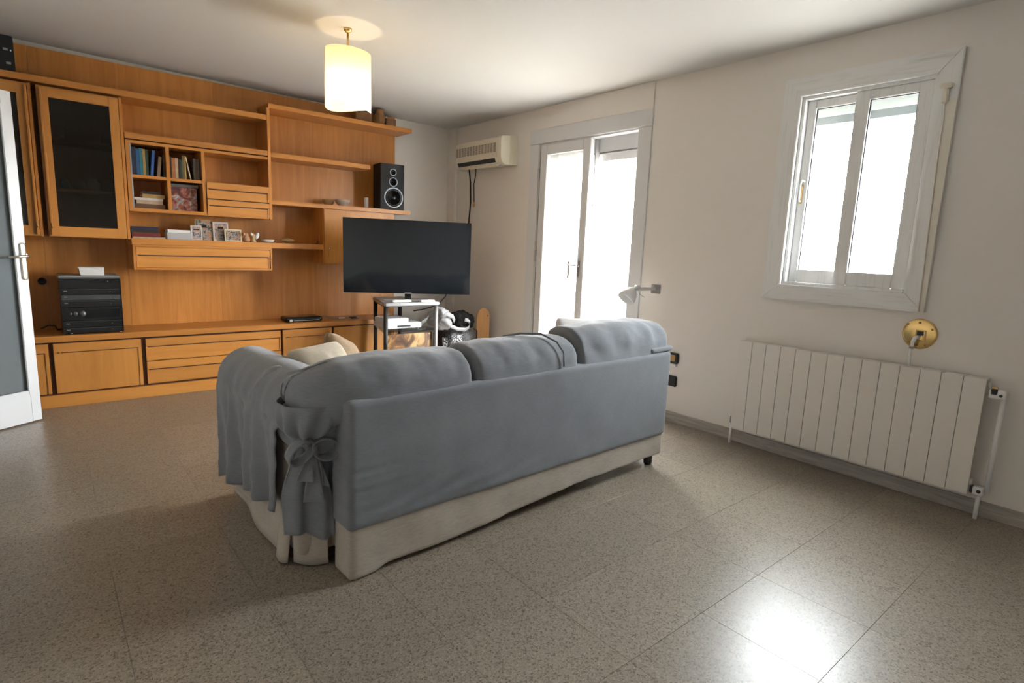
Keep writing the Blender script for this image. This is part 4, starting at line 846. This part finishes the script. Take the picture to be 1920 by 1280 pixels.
MB().tube([(XR-.022, .915, .868), (XR-.045, .923, .862), (XR-.052, .930, .840), (XR-.046, .932, .815)], [.008, .010, .009, .007], 10).build('cord_grip', 'white_plastic', cd, smooth=True)
MB().lathe([(.010, 0), (.012, .005), (.008, .011)], (XR-.044, .934, .803), seg=14).build('cord_nut', 'grey_plastic', cd, smooth=True)
MB().tube([(XR-.044, .934, .806), (XR-.040, .938, .77), (XR-.028, .938, .72), (XR-.020, .934, .66), (XR-.018, .93, .60)], .0055, 10).build('cord', 'white_plastic', cd, smooth=True)

# ------------------------------------------------------------------ pendant lamp
PX, PY = 1.553, 3.545; PZ = zc(PX)
pe = thing('pendant_lamp', 'lit pendant lamp with a cream cylinder shade hanging from the ceiling', 'pendant lamp', (PX, PY, 2.05))
MB().lathe([(.026, 0), (.024, -.010), (.016, -.020), (.006, -.026)], (PX, PY, PZ), seg=24).build('ceiling_cup', 'brass', pe, smooth=True)
MB().tube([(PX, PY, PZ-.02), (PX, PY, 2.28)], .0075, 12).build('rod', 'brass', pe, smooth=True)
def shade(u, v):
    t = u*2*math.pi*1.06+2.3; r = .134+.006*u
    zt = 2.393+.010*math.cos(t-2.4); zb_ = 2.070+.012*math.sin(2*t+.5)-.020*math.exp(-((t-2.3-3.3)/.5)**2)
    return (PX+r*math.cos(t), PY+r*math.sin(t), zt+(zb_-zt)*v)
MB().grid(shade, 90, 14).build('lamp_shade', 'lamp_shade', pe, smooth=True)
MB().lathe([(.018, 2.29), (.020, 2.26), (.018, 2.225)], (PX, PY, 0), seg=18).build('lamp_holder', 'white_plastic', pe, smooth=True)
MB().lathe([(.012, 2.235), (.02, 2.215), (.030, 2.185), (.029, 2.165), (.018, 2.148), (.001, 2.142)], (PX, PY, 0), seg=20).build('bulb', 'bulb_glow', pe, smooth=True)
ld = bpy.data.lights.new('bulb_light', 'POINT'); ld.energy = BULB_W; ld.color = (1, .72, .42); ld.shadow_soft_size = .045
lo = bpy.data.objects.new('bulb_light', ld); COL.objects.link(lo); lo.parent = pe; lo.location = Vector((PX, PY, 2.10))-pe.location

# ------------------------------------------------------------------ sofa
so = thing('sofa', 'three-seat sofa seen from behind under a grey slipcover with a beige skirt', 'sofa', (.790, 1.826, 0), math.atan2(.075, 2.02))
SL = 2.018
def sk(mb, name, mat, parent=so, **k): return mb.build(name, mat, parent, local=True, **k)
def back_disp(p, n):
    x, y, z = p; d = 0
    e = math.exp(-max(0, x)/.14)*max(0, min(1, (.62-z)/.15))
    d += .006*e*fbm(x*2, 0, z*34, 1.0)
    low = max(0, min(1, (.36-z)/.12))*math.exp(-abs(x-.32)/.42)
    d += .007*low*min(1, max(0, (z-.20)/.05))*math.sin(z*70-x*18+1.5*fbm(x, z, 0, 3))
    d += .003*fbm(x, y, z, 3)
    q = Vector(p)
    q.y -= d*(1 if n.y < -.3 else 0); q.x -= .6*d*(1 if n.x < -.3 else 0)
    if z < .26: q.z -= .010*x/2*(.26-z)/.06
    return q
bk = sk(MB().soft(0, SL, 0, .150, .198, .692, .022, (120, 10, 44), back_disp), 'back_cover', 'sofa_grey', smooth=True)
def skirt_disp(p, n):
    x, y, z = p
    if x < .115: zb0 = .002
    else:
        s_ = min(1, (x-.115)/.05); zb0 = .002+.016*s_+.046*max(0, min(1, (x-.5)/.75))
    q = Vector(p); k = (.215-z)/.215; q.z = z+k*zb0
    d = .006*k*fbm(x, y, z, 5)+.004*k*math.sin(x*22+2*fbm(x, 0, 0, 3))*math.exp(-x/.8)
    q.y -= d*(1 if n.y < -.3 else 0); q.x -= .5*d*(1 if n.x < -.3 else 0)
    return q
lab(sk(MB().soft(.008, SL-.008, .012, .146, 0, .215, .015, (110, 8, 18), skirt_disp), 'back_skirt', 'sofa_beige', smooth=True), 'beige skirt under the grey back')
# back cushions
def cushion(x0, x1, seed, droop=0.0, top=.862):
    def dp(p, n):
        x, y, z = p; u = (x-(x0+x1)/2)/((x1-x0)/2)
        q = Vector(p); b = (1-u*u)
        q.z += (.010*b-.010*abs(u)**8)*max(0, (z-.6)/.25); q += n*(.008*fbm(x+seed, y, z, 5))*max(.15, min(1, (z-.66)/.1)); q.y += .014*abs(u)**10*(1 if n.y < 0 else 0)
        f_ = math.sin(x*34+seed+2.5*fbm(x, y+seed, z, 4)); q += n*.0035*f_*max(0, n.y*-.6+.5)*max(0, min(1, (z-.70)/.06))
        q.y += .16*(z-.60)                                 # leaning forwards with height
        if droop and x < .15:
            k = min(1, (.15-x)/.285); q.z -= droop*k*k*max(0, (z-.55)/.25); q.y += .10*k*k*(1 if y < .15 else .4)
        return q
    return MB().soft(x0, x1, -.002, .27, .585, top, (.030, .10, .10), (64, 22, 22), dp)
for i, (a, b, sd_, dr_) in enumerate(((-.135, .583, 1.0, .075), (.586, 1.236, 5.0, 0), (1.240, 2.018, 9.0, 0))):
    cu = sk(cushion(a, b, sd_, dr_, (.815, .822, .858)[i]), 'back_cushion', 'sofa_grey', smooth=True)
    if i == 1: sk(MB().tube([(.93, .26, .824), (.97, .18, .845), (1.03, .10, .850), (1.085, .045, .815), (1.105, .014, .765), (1.100, .004, .70)], .005), 'tie_cord', 'sofa_grey', cu, smooth=True)
sk(MB().soft(1.82, 2.03, .004, .09, .692, .722, .012, (16, 8, 6)), 'seam_flap', 'sofa_grey', smooth=True)
# seat, arms, inner body
sk(MB().soft(.02, 2.0, .15, .92, .06, .30, .02, (20, 10, 6)), 'seat_base', 'sofa_beige', smooth=True)
for a, b in ((.12, .71), (.715, 1.30), (1.305, 1.89)):
    sk(MB().soft(a, b, .25, .96, .30, .455, .05, (24, 24, 10), lambda p, n: p+n*.006*fbm(p.x, p.y, p.z, 6)), 'seat_cushion', 'sofa_grey', smooth=True)
sk(MB().soft(-.105, .11, .20, 1.08, .05, .50, .02, (8, 18, 10)), 'arm', 'sofa_beige', smooth=True)
sk(MB().soft(1.895, 2.06, .20, 1.02, .05, .56, .05, (8, 18, 10)), 'arm', 'sofa_grey', smooth=True)
def roll_disp(p, n):
    x, y, z = p; q = Vector(p)
    q += n*(.012*fbm(x, y, z, 6)+.006*math.sin(y*40+x*22+3*fbm(x, y, z, 5)))
    q.z -= .03*max(0, (y-.45)/.7); q.x += .025*y
    return q
sk(MB().soft(-.145, .125, .10, 1.125, .43, .735, (.13, .12, .14), (26, 60, 26), roll_disp), 'arm_roll', 'sofa_grey', smooth=True)
# cloth gathered at the corner into a knot
KN = Vector((-.080, .165, .535))
def gather(u, v):
    t = 2*math.pi*u; r = .108*(1-v)**.75+.020+.02*math.sin(v*3.1); pl_ = 1+.16*math.sin(9*t+1.0+2*v)*min(1, v*1.6+.1)
    c_ = Vector((-.050, .190, .672)).lerp(KN, v)
    return (c_.x+r*pl_*math.cos(t)*.92, c_.y+r*pl_*math.sin(t), c_.z-.02*math.sin(v*math.pi))
cg = sk(MB().grid(gather, 100, 16), 'corner_gather', 'sofa_grey', smooth=True)
# drape over the arm, hanging in folds
def drape(u, v):
    k_ = max(0, min(1, (v-.28)/.14)); ys = .20+.095*k_*k_*(3-2*k_); y = ys+(1.155-ys)*u
    fold = math.sin(u*19+.8*math.sin(u*8)+.4)+.5*math.sin(u*43+1)
    if v < .35:
        a = math.radians(40+150*v/.35); x = -.018+.150*math.cos(a); z = .590-.03*max(0, (y-.45)/.7)+.150*math.sin(a)
        x += .004*fold*v/.35
    else:
        w_ = (v-.35)/.65; a = math.radians(190)
        hem = .215-.13*u+.016*math.sin(u*17)
        zt = .590-.03*max(0, (y-.45)/.7)+.150*math.sin(a)
        x = -.018+.150*math.cos(a)+.012*w_-(.004+.026*w_)*fold; z = zt+(hem-zt)*w_
    return (x+.012+.028*y+.006*fbm(u*3, v*3, 0, 2), y+.012*math.sin(v*7+u*5)*v, z)
sk(MB().grid(drape, 120, 40), 'arm_drape', 'sofa_grey', smooth=True, solid=.006)
# hanging flap below the knot
def flap(u, v):
    s_ = u-.5; wd = .055+.125*min(1, v*1.7)
    return (-.085+s_*wd*.85+.02*v, .180-.055*s_*min(1, v*2)*2+.016*math.sin(u*13+v*2)*min(1, v*1.5), .535-.395*v+.010*math.sin(u*6))
sk(MB().grid(flap, 30, 24), 'hanging_flap', 'sofa_grey', smooth=True, solid=.006)
def flap2(u, v):
    return (-.028+.05*u, .205-.025*u+.008*math.sin(u*9), .60-.42*v)
sk(MB().grid(flap2, 10, 12), 'hanging_flap', 'sofa_grey', smooth=True, solid=.006)
# bow
kn = sk(MB().soft(KN.x-.024, KN.x+.024, KN.y-.052, KN.y-.005, KN.z-.024, KN.z+.018, .02, (10, 8, 8), lambda p, n: p+n*.004*fbm(p.x, p.y, p.z, 40)), 'bow_knot', 'sofa_grey', smooth=True)
def loop(cx, cz, ax, az, tilt):
    def fn(u, v):
        t = 2*math.pi*u; x = ax*(1-math.cos(t))/2*(1 if cx > 0 else -1); z = az*math.sin(t)
        xr = x*math.cos(tilt)-z*math.sin(tilt); zr = x*math.sin(tilt)+z*math.cos(tilt)
        return (KN.x+xr+.006*math.sin(t), KN.y-.045+.045*(v-.5)-.020*math.sin(t/2), KN.z-.002+zr+.010*(v-.5))
    return MB().grid(fn, 28, 5)
sk(loop(-1, 0, .105, .034, .42), 'bow_loop', 'sofa_grey', kn, smooth=True, solid=.004); sk(loop(1, 0, .092, .036, -.55), 'bow_loop', 'sofa_grey', kn, smooth=True, solid=.004)
for sx_, ln, wd in ((-.50, .130, .050), (-.05, .215, .062), (.62, .165, .016)):
    sk(MB().grid(lambda u, v, sx_=sx_, ln=ln, wd=wd: (KN.x+sx_*.10*v*(1-.3*v)+(u-.5)*wd*(.45+.55*v), KN.y-.050-(u-.5)*wd*.5*(.45+.55*v)-.010*math.sin(v*4+u*3)-.012*v, KN.z-.010-ln*v), 6, 14), 'bow_tail', 'sofa_grey', kn, smooth=True, solid=.004)
# beige side skirts
def side_skirt(u, v): # along the outer side of the arm
    return (-.098+.045*u+.010*math.sin(u*9+1)*v-.036*v, .33+.72*u, .27-.258*v)
lab(sk(MB().grid(side_skirt, 40, 10), 'side_skirt', 'sofa_beige', smooth=True, solid=.006), 'beige skirt along the arm')
def corner_skirt(u, v):
    p0, p1 = Vector((-.102, .262)), Vector((.000, .178)); p = p0.lerp(p1, u); o_ = .016*math.sin(u*3.0)*(.3+v)
    return (p.x-.7*o_, p.y-.7*o_, .36-.350*v)
sk(MB().grid(corner_skirt, 20, 12), 'side_skirt', 'sofa_beige', smooth=True, solid=.008)
def pleat(u, v): # opened fold of the skirt between the two
    return (-.106+.016*u-.012*math.sin(u*3.1)*v-.034*v, .345-.075*u-.02*v*math.sin(u*3.1), .30-.290*v)
sk(MB().grid(pleat, 12, 12), 'skirt_pleat', 'sofa_beige', smooth=True, solid=.006)
for x, y in ((.06, .08), (1.945, .06), (.06, .85), (1.945, .85)):
    lab(sk(MB().lathe([(.022, 0), (.026, .010), (.026, .05), (.018, .07)], (x, y, 0), seg=14), 'foot', 'black_plastic', smooth=True), 'small black foot')
# loose cushions
def pillow(name, mat, label, loc, rot, sx, sy, thk, seed):
    def fn(sgn):
        def g(u, v):
            a, b = 2*u-1, 2*v-1; e = (1-abs(a)**3)*(1-abs(b)**3); pin = 1-.07*(1-abs(a)**2)*abs(b)**3-.10*(a*b)**4; pin2 = 1-.07*(1-abs(b)**2)*abs(a)**3-.10*(a*b)**4
            return (a*sx/2*pin2, b*sy/2*pin, sgn*(thk/2*max(0, e)**.45)+.008*fbm(a+seed, b, sgn, 2.5)*e)
        return g
    mb = MB().grid(fn(1), 22, 22); o_ = len(mb.v); mb2 = MB().grid(fn(-1), 22, 22)
    mb.add(mb2.v, [q[::-1] for q in mb2.f])
    m = Matrix.Translation(loc) @ rot; mb.xf(m)
    o = mb.build(name, mat, smooth=True)
    bm = bmesh.new(); bm.from_mesh(o.data); bmesh.ops.remove_doubles(bm, verts=bm.verts, dist=.0008); bm.to_mesh(o.data); bm.free()
    return tag(o, label, 'cushion')
R = lambda x, y, z: Matrix.Rotation(math.radians(z), 4, 'Z') @ Matrix.Rotation(math.radians(y), 4, 'Y') @ Matrix.Rotation(math.radians(x), 4, 'X')
pillow('throw_pillow', 'pillow_beige', 'plump beige cushion propped inside the draped sofa arm', (1.00, 2.56, .615), R(60, 0, 28), .34, .34, .17, 2)
pillow('throw_pillow', 'pillow_brown', 'brown cushion tucked behind the plump beige one', (1.20, 2.80, .605), R(68, 22, 40), .34, .32, .12, 7)
pillow('throw_pillow', 'throw_cream', 'cream cushion standing behind the far back cushion of the sofa', (2.60, 2.42, .650), R(80, 4, -6), .46, .38, .12, 4)
